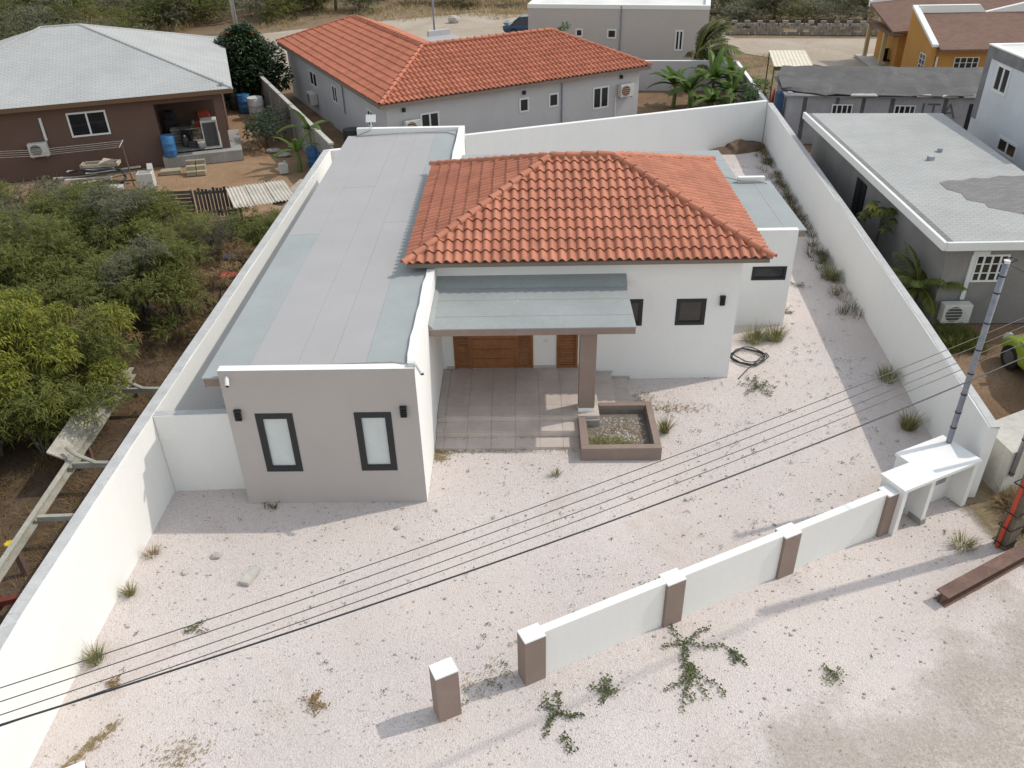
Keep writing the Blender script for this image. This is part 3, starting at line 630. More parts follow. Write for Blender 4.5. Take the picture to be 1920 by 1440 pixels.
def camera_dev(F, u, v, z, dx, label):
    t = thing('security_camera', label, 'camera', F.P(u, v, z-.05))
    MB(F).tube([(u, v, z), (u+dx*.3, v-.05, z+.01), (u+dx*.6, v-.07, z-.02)], [.035, .025, .02], 8).build('bracket', 'plastic_white', t)
    MB(F).tube([(u+dx*.3, v-.05, z+.0), (u+dx, v-.17, z-.10)], .042, 10).build('housing', 'plastic_white', t, smooth=False)
    MB(F).tube([(u+dx, v-.17, z-.10), (u+dx*1.02, v-.185, z-.112)], .036, 10).build('lens', 'black_plastic', t)
camera_dev(ID, -3.76, 0, 3.28, .04, 'white bullet camera below the top left corner of the taupe wall')
camera_dev(ID, .02, .08, 3.46, .14, 'white bullet camera on the top right corner of the taupe wall')
MB().box(-.13, .0, .06, .16, WH+.002, WH+.085).build('junction_box', 'plastic_white', loc=(-.06, .1, WH), label='small white junction box on the corner of the wing parapet', cat='box')
MB().tube([(-.10, .13, 3.455), (-.5, .25, 3.44), (-1.3, .24, 3.42), (-2.0, .22, 3.41)], .012, 5).build('parapet_cable', 'cloth_pale', loc=(-1, .2, 3.4), label='thin cream cable running along the wing front parapet', cat='cable')
dish = thing('antenna_panel', 'small white square antenna panel on the rear parapet of the wing', 'antenna', (-3.43, 17.05, 3.46))
MB().box(-3.46, -3.40, 17.04, 17.1, 3.462, 3.76).build('mast', 'plastic_white', dish)
MB().add([(-3.61, 17.0, 3.70), (-3.25, 17.0, 3.70), (-3.25, 17.16, 3.93), (-3.61, 17.16, 3.93), (-3.61, 17.04, 3.68), (-3.25, 17.04, 3.68), (-3.25, 17.2, 3.91), (-3.61, 17.2, 3.91)], [(0, 1, 2, 3), (7, 6, 5, 4), (0, 4, 5, 1), (1, 5, 6, 2), (2, 6, 7, 3), (3, 7, 4, 0)]).build('panel', 'plastic_white', dish)
MB().tube([(-3.45, 16.95, 3.42), (-4.0, 16.8, 3.24), (-2.2, 16.8, 3.33), (-.6, 16.7, 3.36), (-.26, 16.3, 3.37), (-.25, 13.4, 3.38)], .014, 5).build('roof_cable', 'cloth_pale', loc=(-2, 16.8, 3.3), label='cream cable looped across the rear of the wing roof', cat='cable')
MB().tube([(8.5, 12.02, 3.12), (9.1, 11.9, 3.0), (9.6, 11.86, 3.0), (9.9, 11.8, 2.94)], .014, 5).build('side_cable', 'cloth_pale', loc=(9.3, 11.9, 2.93), label='cream cable lying by the small white upstand on the side roof', cat='cable')

# ------------------------------------------------------------------ boundary walls and front fence
def strip_wall(name, pts, th, h, label, mat='boundary_white', cop='coping_grey', ragged=.03, side=1):
    """A boundary wall along inner-face points (x, y); its top is a bare grey coping with a ragged paint line."""
    t = thing(name, label, 'wall', (*pts[0], 0))
    b = MB(); c = MB()
    for (xa, ya), (xb, yb) in zip(pts[:-1], pts[1:]):
        L = math.hypot(xb-xa, yb-ya); a = math.degrees(math.atan2(yb-ya, xb-xa)); F = Fr(xa, ya, a)
        b.F = F; b.box(0, L+(.0 if (xb, yb) == pts[-1] else .0), 0, side*th, -.1, h) if side > 0 else b.box(0, L, side*th, 0, -.1, h)
        n = max(2, int(L/.8)); c.F = F; r0 = ragged*rnd.random()
        for i in range(n):
            r1 = ragged*rnd.random(); u0, u1 = L*i/n, L*(i+1)/n; s = side
            q = [(u0, s*(.012+r0)), (u1, s*(.012+r1)), (u1, s*(th+.012)), (u0, s*(th+.012))]
            c.prism(q if s > 0 else q[::-1], h-.02, h+.012); r0 = r1
    b.build('wall_body', mat, t); c.build('coping', cop, t)
    return t
strip_wall('boundary_wall', [(-5.60, -8.4), (-5.72, -5.0), (-5.74, .4), (-5.57, 19.15)], .25, 2.05, 'long white boundary wall beside the overgrown lot on the left')
strip_wall('cross_wall', [(-5.73, .45), (-3.93, .52)], .17, 2.045, 'short white cross wall between the left boundary wall and the wing', side=1)
strip_wall('rear_wall', [(-5.85, 19.2), (13.52, 25.78)], .2, 1.97, 'white rear boundary wall behind the tiled roof', ragged=.01, cop='white_paint')
strip_wall('side_wall', [(13.58, 25.9), (12.62, 12.0), (12.07, 4.6), (11.67, -.03)], .2, 1.86, 'white boundary wall between the gravel side yard and the grey house', side=1)
FF = Fr(.84, -5.3, 26.3)       # fence line through the gate post
def fence_post(u, name, parent=None, label=None, w=.385, d=.30, h=1.087):
    t = parent or thing(name, label, 'gate post', FF.P(u, 0, 0))
    o = MB(FF).box(u-w/2, u+w/2, -d/2, d/2, -.1, h-.035).build('pillar', 'brown_paint', t)
    bev(MB(FF).box(u-w/2-.003, u+w/2+.003, -d/2-.003, d/2+.003, h-.035, h).build('cap', 'white_paint', o), .008)
    return t
fence_post(0, 'gate_post', label='freestanding brown gate post with white cap in the drive entrance')
FF0 = FF; FF = Fr(-4.33, -7.1, 26.3); fence_post(0, 'gate_post', label='gate post of which only the white cap shows at the bottom left edge'); FF = FF0
fence = thing('front_fence', 'low white front wall with brown pillars along the street', 'fence', FF.P(1.57, 0, 0))
pu = [1.57, 4.38, 7.02, 9.63]
for u in pu: fence_post(u, '', fence)
for a, b in zip(pu[:-1], pu[1:]):
    MB(FF).box(a+.196, b-.196, -.085, .075, -.1, 1.083).build('fence_panel', 'boundary_white', fence)
# meter cabinet at the end of the fence
NF = Fr(9.60, -1.31, 26.3)
cab = thing('meter_niche', 'white masonry meter niche with flat roof at the end of the front wall', 'meter cabinet', NF.P(1, 0, 0))
MB(NF).box(.09, .2, .05, .62, -.05, 1.15).box(.86, .97, .05, .98, -.05, 1.15).box(2.08, 2.2, .05, 1.0, -.05, 1.15).box(.2, .86, .52, .62, -.05, 1.15).box(.97, 2.08, .45, .98, -.05, 1.15).build('cabinet_wall', 'boundary_white', cab)
MB(NF).prism([(.06, .03), (2.24, .03), (2.24, 1.02), (.85, 1.02), (.85, .66), (.06, .66)], 1.15, 1.22).build('cabinet_roof', 'white_paint', cab)
MB(NF).box(.84, .99, .02, .35, -.05, .14).build('plinth', 'concrete', cab)
mt = thing('electric_meter', 'grey meter box on the back of the white niche', 'meter', NF.P(1.57, .44, .65))
MB(NF).box(1.42, 1.72, .33, .449, .62, .90).build('meter_box', 'galvanised', mt); MB(NF).box(1.44, 1.70, .32, .33, .76, .88).build('meter_glass', 'glass_brown', mt)
wm = thing('water_meter', 'dark water meter pipe standing in the left bay of the niche', 'water meter', NF.P(.35, .3, 0))
MB(NF).tube([(.35, .3, 0), (.35, .3, .35), (.5, .3, .35), (.5, .3, 0)], .03, 7).tube([(.42, .24, .36), (.42, .24, .46)], .06, 8).build('meter_body', 'pipe_blue', wm)
def steel_pole(name, x, y, z0, z1, r, mat, label, bands=(), top='cap', cat='pole'):
    t = thing(name, label, cat, (x, y, z0))
    MB().tube([(x, y, z0), (x, y, z1)], r, 12).build('shaft', mat, t, smooth=True)
    for z in bands: MB().tube([(x, y, z-.012), (x, y, z+.012)], r+.008, 12).build('band', 'black_plastic', t)
    return t
cm = steel_pole('conduit_mast', 11.16, .33, 1.22, 5.36, .058, 'pipe_blue', 'blue-grey service mast standing on the meter niche', (1.62, 2.0, 2.45, 2.95, 3.5, 4.1, 4.75, 5.1))
MB().tube([(11.16, .33, 5.36), (11.16, .33, 5.41)], .06, 10).build('mast_cap', 'plastic_white', cm)
MB().tube([(11.16, .33, 5.24), (11.07, .33, 5.44), (11.17, .22, 5.52), (11.32, .29, 5.44), (11.27, .42, 5.3), (11.52, .27, 5.19), (12.4, -.6, 5.5)], .014, 5).build('service_loop', 'cable', cm)

# utility pole with its orange-red pipe, and the five wires
PX, PY = 11.78, -1.52
up_ = thing('utility_pole', 'weathered wooden utility pole with an orange pipe at the right edge', 'utility pole', (PX, PY, 0))
MB(Fr(PX, PY, 26)).box(-.13, .13, -.13, .13, -.1, .8).tube([(0, 0, .6), (0, 0, 6.15)], [.13, .10], 10).build('shaft', 'pole_wood', up_)
MB(Fr(PX, PY, 26)).tube([(-.17, .02, .02), (-.17, .02, .5), (-.155, .0, 1.0), (-.15, 0, 5.6)], .038, 8).build('riser_pipe', 'red_pipe', up_)
MB(Fr(PX, PY, 26)).box(.115, .19, -.06, .04, .45, .95).build('conduit', 'concrete', up_)
for z in (.16, .55, .92, 1.6): MB(Fr(PX, PY, 26)).box(-.216, .145, -.142, -.134, z, z+.025).box(-.216, .145, .134, .142, z, z+.025).box(-.216, -.208, -.134, .134, z, z+.025).box(.137, .145, -.134, .134, z, z+.025).build('strap', 'black_plastic', up_)
WF = Fr(PX, PY, 26.5)
def wire(zs, za, s1, r, mat, label):
    """Hanging wire: za at the pole, lowest height zs at distance s1 along the street."""
    pts = []
    for i in range(57):
        s = -i*.75; k = (za-zs)/(s1*s1); pts.append((s, 0, zs+k*(s+s1)**2))
    MB(WF).tube(pts, r, 6).build('wire', mat, loc=(PX, PY, za), label=label, cat='wire', group='wires strung from the utility pole')
for i, (zs, za) in enumerate(((5.215, 5.86), (5.045, 5.68), (4.87, 5.50), (4.725, 5.30))):
    wire(zs, za, 13.2 if i else 13.0, .0058, 'cable_grey', ['topmost of the thin grey wires crossing the gravel yard', 'second thin grey wire from the top crossing the yard', 'third thin grey wire from the top crossing the yard', 'lowest thin grey wire just above the thick black cable'][i])
wire(4.545, 4.99, 9.6, .0115, 'cable', 'thick black lowest cable crossing the gravel yard')

# rusty steel beam by the road
BF = Fr(9.86, -3.04, 29)
beam = MB(BF); L_ = 5.2
beam.box(0, L_, -.13, .13, .235, .26).box(0, L_, -.13, .13, .0, .02).box(.02, L_, -.012, .012, .02, .235)
beam.build('steel_beam', 'rust', loc=BF.P(0, 0, 0), label='rusty brown steel I-beam lying at the edge of the road', cat='beam')

# ------------------------------------------------------------------ left neighbour: brown house, grey shingle roof
LH = Fr(-11.66, 25.0, 18.5)
lh = thing('neighbour_house', 'brown house with pale grey shingle hip roof on the left', 'house', LH.P(-7, 0, 0))
w = MB(LH); wall_open(w, -13.6, .04, 0, 3.1, 0, .22, [(-2.9, -.33, .48, 2.76)])
w.box(-13.6, -13.4, .22, 12.2, 0, 3.1).box(-.16, .04, 3.4, 12.2, 0, 3.1).box(-13.4, -.16, 12.0, 12.2, 0, 3.1).box(-3.2, -3.0, .22, 3.2, 0, 3.1).box(-3.0, -.16, 3.2, 3.4, 0, 3.1)
w.build('wall', 'brown_house', lh)
MB(LH).box(-3.0, .52, -.5, 3.2, 0, .48).build('platform', 'concrete', lh)
e0, e1, f0, f1, ez, rzl = -14.0, .62, -.42, 12.5, 3.24, 5.4; rm = (f0+f1)/2; rr = rm-f0
lroof = MB(LH).add([LH.P(*q) for q in ((e0, f0, ez), (e1, f0, ez), (e1, f1, ez), (e0, f1, ez), (e0+rr, rm, rzl), (e1-rr, rm, rzl))], [(0, 1, 5, 4), (1, 2, 5), (2, 3, 4, 5), (3, 0, 4)]).build('roof', 'shingle_left', lh)
MB(LH).prism([(e0+.01, f0+.01), (e1-.01, f0+.01), (e1-.01, f1-.01), (e0+.01, f1-.01)], ez-.2, ez-.012).build('fascia', 'brown_fascia', lh)
hc = MB(LH)
for p, q in (((e1, f0, ez), (e1-rr, rm, rzl)), ((e1, f1, ez), (e1-rr, rm, rzl)), ((e0, f0, ez), (e0+rr, rm, rzl)), ((e0+rr, rm, rzl), (e1-rr, rm, rzl))): hc.tube([(p[0], p[1], p[2]+.0), (q[0], q[1], q[2]+.0)], .06, 6)
hc.build('hip_cap', 'shingle_left', lroof)
MB(LH).tube([(e1-.45, f0+.3, ez+.1), (e1-.45, f0+.3, ez+.24)], .09, 8).build('roof_vent', 'galvanised', lroof)
window(lh, LH, -6.53, -4.92, 1.68, 2.74, v=-.04, fw_=.075, mull=(.5,), depth=.05)
MB(LH).box(-7.64, -7.54, -.06, -.002, 1.68, 2.65).build('cable_duct', 'plastic_white', lh)
def ac_unit(F, u0, u1, z0, z1, label, v=-.04, d=.3, fan='ac_dark', foot=True):
    t = thing('air_conditioner', label, 'air conditioner', F.P((u0+u1)/2, v-d, z0), 'outdoor air conditioner units')
    b = bev(MB(F).box(u0, u1, v-d, v, z0, z1).build('casing', 'ac_white', t), .015)
    uc = u0+(u1-u0)*.38; zc = (z0+z1)/2; r = min((z1-z0)*.42, (u1-u0)*.34); n = 16
    MB(F).add([F.P(uc+r*math.cos(k*2*math.pi/n), v-d-.004, zc+r*math.sin(k*2*math.pi/n)) for k in range(n)], [tuple(range(n))]).build('fan_grille', fan, t)
    g = MB(F)
    for k in range(5): g.box(uc-r, uc+r, v-d-.016, v-d-.008, zc-r*.8+k*r*.4-.006, zc-r*.8+k*r*.4+.006)
    g.build('grille_bars', 'ac_white', t)
    if foot: MB(F).box(u0+.08, u0+.13, v-d+.02, v+.03, z0-.05, z0).box(u1-.13, u1-.08, v-d+.02, v+.03, z0-.05, z0).build('bracket', 'galvanised', t)
    return t
ac_unit(LH, -8.36, -7.58, 1.08, 1.65, 'white air conditioner on the brown house wall')

# ------------------------------------------------------------------ house behind with the L-shaped tile roof
RH = Fr(-3.91, 22.18, 28.5)
rh = thing('tiled_house', 'pale grey house with L-shaped red clay tile roof behind the rear wall', 'house', RH.P(4, 3, 0))
MB(RH).box(.4, 13.7, .4, .6, 0, 2.9).box(.4, .6, .6, 16.6, 0, 2.9).box(.6, 6.8, 16.4, 16.6, 0, 2.9).box(13.5, 13.7, .6, 6.8, 0, 2.9).box(6.8, 13.5, 6.6, 6.8, 0, 2.9).box(6.6, 6.8, 6.8, 16.4, 0, 2.9).build('wall', 'neighbour_grey', rh)
def rp(u, v, z): return RH.P(u, v, z)
EZ2, RZ2 = 3.0, 4.46
q = dict(a=rp(0, 0, EZ2), b=rp(14.1, 0, EZ2), c=rp(14.1, 7.2, EZ2), d=rp(7.2, 7.2, EZ2), e=rp(7.2, 17, EZ2), f=rp(0, 17, EZ2), r1=rp(3.6, 3.6, RZ2), r2=rp(10.5, 3.6, RZ2), r3=rp(3.6, 13.4, RZ2))
dv = [q[k]-Vector((0, 0, .03)) for k in 'abcdef']+[q[k]-Vector((0, 0, .03)) for k in ('r1', 'r2', 'r3')]+[q[k]-Vector((0, 0, .18)) for k in 'abcdef']
rroof = MB().add(dv, [(0, 1, 7, 6), (1, 2, 7), (2, 3, 6, 7), (3, 4, 8, 6), (4, 5, 8), (5, 0, 6, 8), (0, 9, 10, 1), (1, 10, 11, 2), (2, 11, 12, 3), (3, 12, 13, 4), (4, 13, 14, 5), (5, 14, 9, 0), (9, 14, 13, 12, 11, 10)]).build('tile_roof', 'fascia_brown', rh)
allt = []
for c0, c1, tops in (('a', 'b', ('r2', 'r1')), ('b', 'c', ('r2',)), ('c', 'd', ('r1', 'r2')), ('d', 'e', ('r3', 'r1')), ('e', 'f', ('r3',)), ('f', 'a', ('r1', 'r3'))):
    P, Q = q[c0], q[c1]; e = (Q-P).normalized(); k = q[tops[0]]-P; s = (k-e*k.dot(e)).normalized()
    allt += slope_tiles(P, e, s, [(0, 0), ((Q-P).length, 0)]+[((q[t]-P).dot(e), (q[t]-P).dot(s)) for t in tops])
nB = (q['b']-q['a']).normalized().cross((q['r1']-q['a'])).normalized()
lay_tiles(allt, rroof, 300, 'terracotta_far', pick=lambda m: Vector((m.col[2].x, m.col[2].y, m.col[2].z)).dot(nB) > .98)
for p, s in (('a', 'r1'), ('b', 'r2'), ('c', 'r2'), ('e', 'r3'), ('f', 'r3')): cap_run(rroof, q[p], q[s], 'terracotta_far')
cap_run(rroof, q['r1'], q['r2'], 'terracotta_far', lift=.04); cap_run(rroof, q['r1'], q['r3'], 'terracotta_far', lift=.04)
RW_ = Fr(*RH.P(0, .4, 0).xy, 28.5)
for u0, u1, z0, z1, ml in ((1.95, 2.86, 1.2, 2.3, (.5,)), (6.93, 7.45, 1.64, 2.29, ()), (8.52, 9.06, 1.66, 2.30, ()), (11.0, 11.93, 1.22, 2.26, (.5,))): window(rh, RW_, u0, u1, z0, z1, fw_=.075, mull=ml)
MB(RW_).tube([(9.23, -.05, 0), (9.23, -.05, 2.85)], .035, 8).build('downpipe', 'pipe_blue', rh)
MB(RW_).box(12.28, 12.36, -.05, -.002, .4, 1.66).build('cable_duct', 'plastic_white', rh)
for u, z in ((1.19, 2.57), (7.18, 2.53), (12.6, 2.58)): MB(RW_).box(u-.07, u+.07, -.1, -.002, z-.08, z+.08).build('wall_light', 'black_plastic', rh)
RL = Fr(*RH.P(.4, 17, 0).xy, 28.5-90)
for v0, v1, z0, z1 in ((10.95, 12.25, 1.5, 2.27), (7.48, 8.3, 1.4, 2.27), (2.2, 3.0, 1.4, 2.2)): window(rh, RL, 17-v1, 17-v0, z0, z1, fw_=.075, mull=(.5,))
MB(RL).tube([(10.6, -.05, 1.2), (10.6, -.05, 2.8)], .03, 7).build('downpipe', 'pipe_blue', rh)
ac_unit(RW_, 12.42, 13.2, 1.66, 2.26, 'rust-fronted air conditioner at the right end of the pale grey house', fan='rusty_fan')
ac_unit(RW_, 1.12, 1.84, 1.55, 2.15, 'rust-fronted air conditioner left of a window above the rear parapet', fan='rusty_fan')
ac_unit(RL, 4.9, 5.75, .6, 1.2, 'white air conditioner low on the shaded side of the pale grey house', d=.34)
MB(RL).tube([(12.3, -.4, 0), (12.3, -.4, .9)], .38, 14).build('water_tank', 'ac_dark', loc=RL.P(12.3, -.4, 0), label='dark round water tank against the pale grey house side', cat='tank')
# low carport roofs inside the L and the garden wall
cp = thing('carport', 'low grey flat carport roof behind the L of the red roof', 'carport', RH.P(9, 9, 0))
MB(RH).box(7.3, 9.9, 10.4, 14.4, 2.68, 2.8).build('carport_roof', 'felt_pink', cp); MB(RH).box(9.9, 11.3, 10.6, 13.4, 2.60, 2.72).build('carport_roof', 'coping_grey', cp)
MB(RH).box(8.4, 9.8, 14.4, 14.6, 0, 3.1).build('carport_wall', 'neighbour_grey', cp)
for u, v in ((7.5, 14.2), (11.1, 10.8), (11.1, 13.2)): MB(RH).box(u-.1, u+.1, v-.1, v+.1, 0, 2.6).build('post', 'neighbour_grey', cp)
sp = steel_pole('street_pole', *RH.P(9.0, 14.9, 0).xy, 0, 9, .055, 'pipe_blue', 'slim blue-grey pole rising behind the red roof', (), cat='pole')
gw = strip_wall('garden_wall', [(8.2, 36.8), (14.3, 36.2), (13.75, 27.0)], .18, 1.62, 'pale grey garden wall behind the banana plants', mat='neighbour_grey', ragged=.0, cop='white_paint', side=1)
# block wall between the brown house yard and the pale grey house
AF = Fr(-13.6, 36.6, math.degrees(math.atan2(21.0-36.6, -5.9+13.6)))
bw = thing('panel_wall', 'weathered grey concrete panel wall along the sandy yard', 'wall', AF.P(0, 0, 0))
L_ = math.hypot(21.0-36.6, 7.7)
for i in range(7):
    a = L_*i/7; MB(AF).box(a+.05, a+L_/7-.05, -.06, .06, -.05, 1.66+rnd.uniform(-.03, .03)).build('wall_panel', 'concrete', bw)
    MB(AF).box(a-.07, a+.07, -.09, .09, -.05, 1.8).build('post', 'concrete_pale', bw)
    MB(AF).box(a+.07, a+L_/7-.07, -.1, .1, 1.69, 1.77).build('coping', 'concrete_pale', bw)

# ------------------------------------------------------------------ beige flat-roofed building
BG = Fr(2.55, 46.06, -10.9)
bg_ = thing('beige_building', 'plain beige flat-roofed building with white parapet at the top', 'building', BG.P(6, 0, 0))
MB(BG).box(0, 11.8, 0, 9, 0, 3.22).build('wall', 'beige_wall', bg_)
for a, b, c, d in ((0, 11.8, 0, .25), (0, 11.8, 8.75, 9), (0, .25, .25, 8.75), (11.55, 11.8, .25, 8.75)): MB(BG).box(a-.03, b+.03, c-.03, d+.03, 3.2, 3.45).build('parapet', 'white_paint', bg_)
MB(BG).box(.22, 11.58, .22, 8.78, 3.2, 3.24).build('flat_roof', 'roof_white', bg_)
for u0, u1, z0, z1, ml in ((3.2, 3.7, 1.45, 1.98, ()), (5.3, 5.93, 1.38, 1.98, ()), (9.75, 10.3, .7, 1.98, (.5,))): window(bg_, BG, u0, u1, z0, z1, fw_=.1, mull=ml)
MB(BG).tube([(6.18, -.05, 0), (6.18, -.05, 3.4)], .04, 8).build('downpipe', 'pipe_blue', bg_)

# ------------------------------------------------------------------ dry-stacked block wall
def block_wall(p0, p1, rows, label):
    F = Fr(*p0, math.degrees(math.atan2(p1[1]-p0[1], p1[0]-p0[0]))); L = math.hypot(p1[0]-p0[0], p1[1]-p0[1])
    t = thing('block_wall', label, 'wall', F.P(L/2, 0, 0)); me = MB().box(-.2, .2, -.1, .1, 0, .19).mesh('block', 'block_grey', Vector())
    n = int(L/.46)
    for r in range(rows):
        for i in range(n):
            if r == rows-1 and i % 2: continue
            if rnd.random() < .12 and 0 < r < rows-1: continue
            u = (i+.5*(r % 2))*.46+rnd.uniform(-.03, .03)
            mt = Matrix.Rotation(R(F.a+rnd.uniform(-6, 6)), 4, 'Z'); mt.translation = F.P(u, rnd.uniform(-.06, .06), -.03+r*.195)
            inst(me, 'block', t, mt)
block_wall((17.2, 53.8), (31.5, 51.6), 5, 'long wall of dry-stacked concrete blocks at the edge of the scrub')
block_wall((15.8, 45.0), (17.0, 53.6), 4, 'short run of dry-stacked blocks beside the beige building')

# ------------------------------------------------------------------ shed with tar roof and faded lettering
SH = Fr(14.45, 25.75, -7.5)
sh = thing('shed', 'grey block shed with sagging tar paper roof and faded letters', 'shed', SH.P(4, 0, 0))
MB(SH).box(0, 9.5, 0, .2, 0, 2.2).box(0, .2, .2, 3.6, 0, 2.3).box(9.3, 9.5, .2, 3.6, 0, 2.3).box(.2, 9.3, 3.4, 3.6, 0, 2.55).build('wall', 'shed_wall', sh)
tr_ = MB(SH); n = 22; rows_ = [(-.28, 2.33), (.6, 2.42), (1.5, 2.52), (2.6, 2.62), (3.9, 2.72)]
grid = []
for j, (v, z) in enumerate(rows_):
    for i in range(n+1):
        u = -.25+10*i/n; vv = v+(rnd.uniform(-.12, .05) if j == 0 else 0)
        if j == 0 and i < 4: vv = v+.9-.2*i
        grid.append(SH.P(u+(.4 if j == 4 and i < 2 else 0), vv, z+rnd.uniform(-.035, .035)+(.03 if j == 0 else 0)))
tr_.add(grid, [(j*(n+1)+i, j*(n+1)+i+1, (j+1)*(n+1)+i+1, (j+1)*(n+1)+i) for j in range(4) for i in range(n)])
tro = tr_.build('tar_roof', 'tar', sh); sm_ = tro.modifiers.new('thick', 'SOLIDIFY'); sm_.thickness = .03
MB(SH).box(-.2, 9.7, -.22, 3.8, 2.20, 2.27).build('roof_board', 'cement_dark', sh)
for k in range(6):
    u = 2.5+rnd.random()*6; MB(SH).prism([(u, -.36), (u+.7, -.33), (u+.62, -.18), (u+.1, -.2)], [2.30]*4, [2.35, 2.33, 2.40, 2.38]).build('torn_felt', 'concrete_pale', sh)
for u in (.75, 2.2, 3.35, 4.6, 6.9): MB(SH).box(u-.07, u+.08+rnd.random()*.05, -.012, -.002, .2, 2.18).build('stain_strip', 'patch_dark', sh)
for u0 in (2.0, 4.75): window(sh, SH, u0, u0+.92, 1.2, 1.86, v=-.05, fw_=.05, mull=(.25, .5, .75), depth=.05)
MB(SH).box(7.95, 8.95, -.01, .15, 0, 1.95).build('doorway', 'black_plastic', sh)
for txt, u in (('I', 6.0), ('T', 6.45), ('A', 7.15)):
    cu = bpy.data.curves.new('letter', 'FONT'); cu.body = txt; cu.size = .95; cu.extrude = .004; cu.align_x = 'CENTER'
    to = bpy.data.objects.new('letter_tmp', cu); COL.objects.link(to)
    me = bpy.data.meshes.new_from_object(to); COL.objects.unlink(to); bpy.data.objects.remove(to)
    me.materials.append(MATS['letter_paint'])
    mt = Matrix.Rotation(R(SH.a), 4, 'Z')@Matrix.Rotation(R(90), 4, 'X'); mt.translation = SH.P(u, -.008, 1.30)
    inst(me, 'letter', sh, mt)
# blue barrel column, red drum and pale sheet canopy beside the shed
MB().box(14.1, 14.42, 26.3, 26.7, 0, 2.2).build('blue_board', 'blue_sheet', loc=(14.2, 26.5, 0), label='upright blue board standing at the corner of the shed', cat='board')
MB(Fr(14.0, 27.2, 60)).prism([(0, 0), (.9, 0), (.9, .08), (0, .08)], 0, [1.2, 2.0, 2.0, 1.2]).build('red_board', 'red_sheet', loc=(14.0, 27.2, 0), label='leaning dark red board behind the blue board', cat='board')
cs = thing('sheet_canopy', 'pale corrugated sheet canopy on thin green posts', 'canopy', (16.5, 34, 0))
CF = Fr(15.35, 31.95, -5)
V_, F_ = [], []; n = 40
for i in range(n+1):
    for j in (0, 1): V_.append(CF.P(2.02*i/n+.38*j, 4.15*j, 2.2+.012*math.sin(i*1.6)))
MB().add(V_, [(2*i, 2*i+2, 2*i+3, 2*i+1) for i in range(n)]).build('canopy_sheet', 'canopy_sheet', cs)
MB(CF).box(.0, 2.03, .02, .08, 1.98, 2.16).box(.38, 2.4, 4.0, 4.06, 2.0, 2.16).build('edge_beam', 'green_steel', cs)
for u, v in ((.03, .06), (1.98, .06), (.42, 4.02), (2.36, 4.02)): MB(CF).box(u-.03, u+.03, v-.03, v+.03, 0, 2.17).build('post', 'green_steel', cs)

# ------------------------------------------------------------------ orange house
OH = Fr(24.75, 34.9, -2)
oh = thing('orange_house', 'orange house with brown shingle roofs and white parapets', 'house', OH.P(3, 0, 0))
MB(OH).prism([(0, 0), (.25, 0), (.25, 3.9), (0, 3.9)], 0, [2.42, 2.42, 3.85, 3.85]).box(.25, 12, .15, .35, 0, 2.3).box(.25, 12, 3.75, 3.9, 0, 3.6).build('wall', 'orange_house', oh)
MB(OH).prism([(-.04, -.05), (.29, -.05), (.29, 3.94), (-.04, 3.94)], [2.42, 2.42, 3.85, 3.85], [2.56, 2.56, 3.99, 3.99]).build('parapet', 'white_paint', oh)
MB(OH).box(.29, 3.7, 3.68, 3.96, 3.5, 3.99).prism([(3.7, 3.68), (4.1, 3.68), (4.1, 3.96), (3.7, 3.96)], 3.2, [3.99, 3.6, 3.6, 3.99]).prism([(4.1, 3.68), (9.5, 3.68), (9.5, 3.96), (4.1, 3.96)], 3.2, [3.6, 4.8, 4.8, 3.6]).build('parapet', 'white_paint', oh)
MB(OH).prism([(.29, -.45), (12.2, -.45), (12.2, 3.7), (.29, 3.7)], [2.22, 2.22, 3.45, 3.45], [2.36, 2.36, 3.6, 3.6]).build('roof', 'shingle_brown', oh)
MB(OH).prism([(-.6, 4.6), (9, 4.6), (9, 9.5), (-.6, 9.5)], [2.3, 2.9, 4.1, 3.2], [2.42, 3.02, 4.22, 3.32]).build('roof', 'shingle_brown', oh)
MB(OH).prism([(-.6, 9.5), (2.6, 9.5), (2.6, 9.75), (-.6, 9.75)], [3.1, 3.3, 3.3, 3.1], [3.45, 3.95, 3.95, 3.45]).prism([(2.6, 9.5), (3.6, 9.5), (3.6, 9.75), (2.6, 9.75)], 3.2, [3.95, 3.55, 3.55, 3.95]).prism([(3.6, 9.5), (9, 9.5), (9, 9.75), (3.6, 9.75)], 3.2, [3.55, 4.9, 4.9, 3.55]).build('parapet', 'white_paint', oh)
MB(OH).box(-.55, 0, 4.5, 9.4, 2.12, 2.29).build('porch_beam', 'brown_fascia', oh)
MB(OH).box(.2, 9, 5.6, 9.3, 0, 2.6).build('wall', 'orange_house', oh)
MB(OH).box(-.85, .3, 3.9, 9.9, 0, .14).build('porch_floor', 'concrete_pale', oh)
for v in (6.2, 9.2): MB(OH).box(-.5, -.28, v, v+.22, .14, 2.14).build('post', 'cream', oh)
window(oh, Fr(*OH.P(0, 3.9, 0).xy, OH.a-90), 2.5, 3.35, 1.0, 1.9, fw_=.05, mull=(.5,), bars=(.33, .66))
window(oh, Fr(*OH.P(0, .15, 0).xy, OH.a), 1.4, 2.75, .95, 1.85, fw_=.05, mull=(.25, .5, .75), bars=(.33, .66))
MB(OH).tube([(.42, .08, .3), (.42, .08, 1.9)], .06, 7).build('downpipe', 'white_paint', oh)
ch = thing('porch_chair', 'black chair on the porch of the orange house', 'chair', OH.P(.05, 6.3, .14))
CHF = OH.sub(-.15, 6.15, 20)
MB(CHF).box(0, .5, 0, .5, .40, .46).build('seat', 'black_plastic', ch); MB(CHF).prism([(0, .46), (.5, .46), (.5, .52), (0, .52)], .46, [1.1, 1.1, 1.08, 1.08]).build('backrest', 'black_plastic', ch)
for u in (.02, .45):
    for v in (.02, .45): MB(CHF).box(u, u+.03, v, v+.03, 0.14, .40).build('leg', 'galvanised', ch)

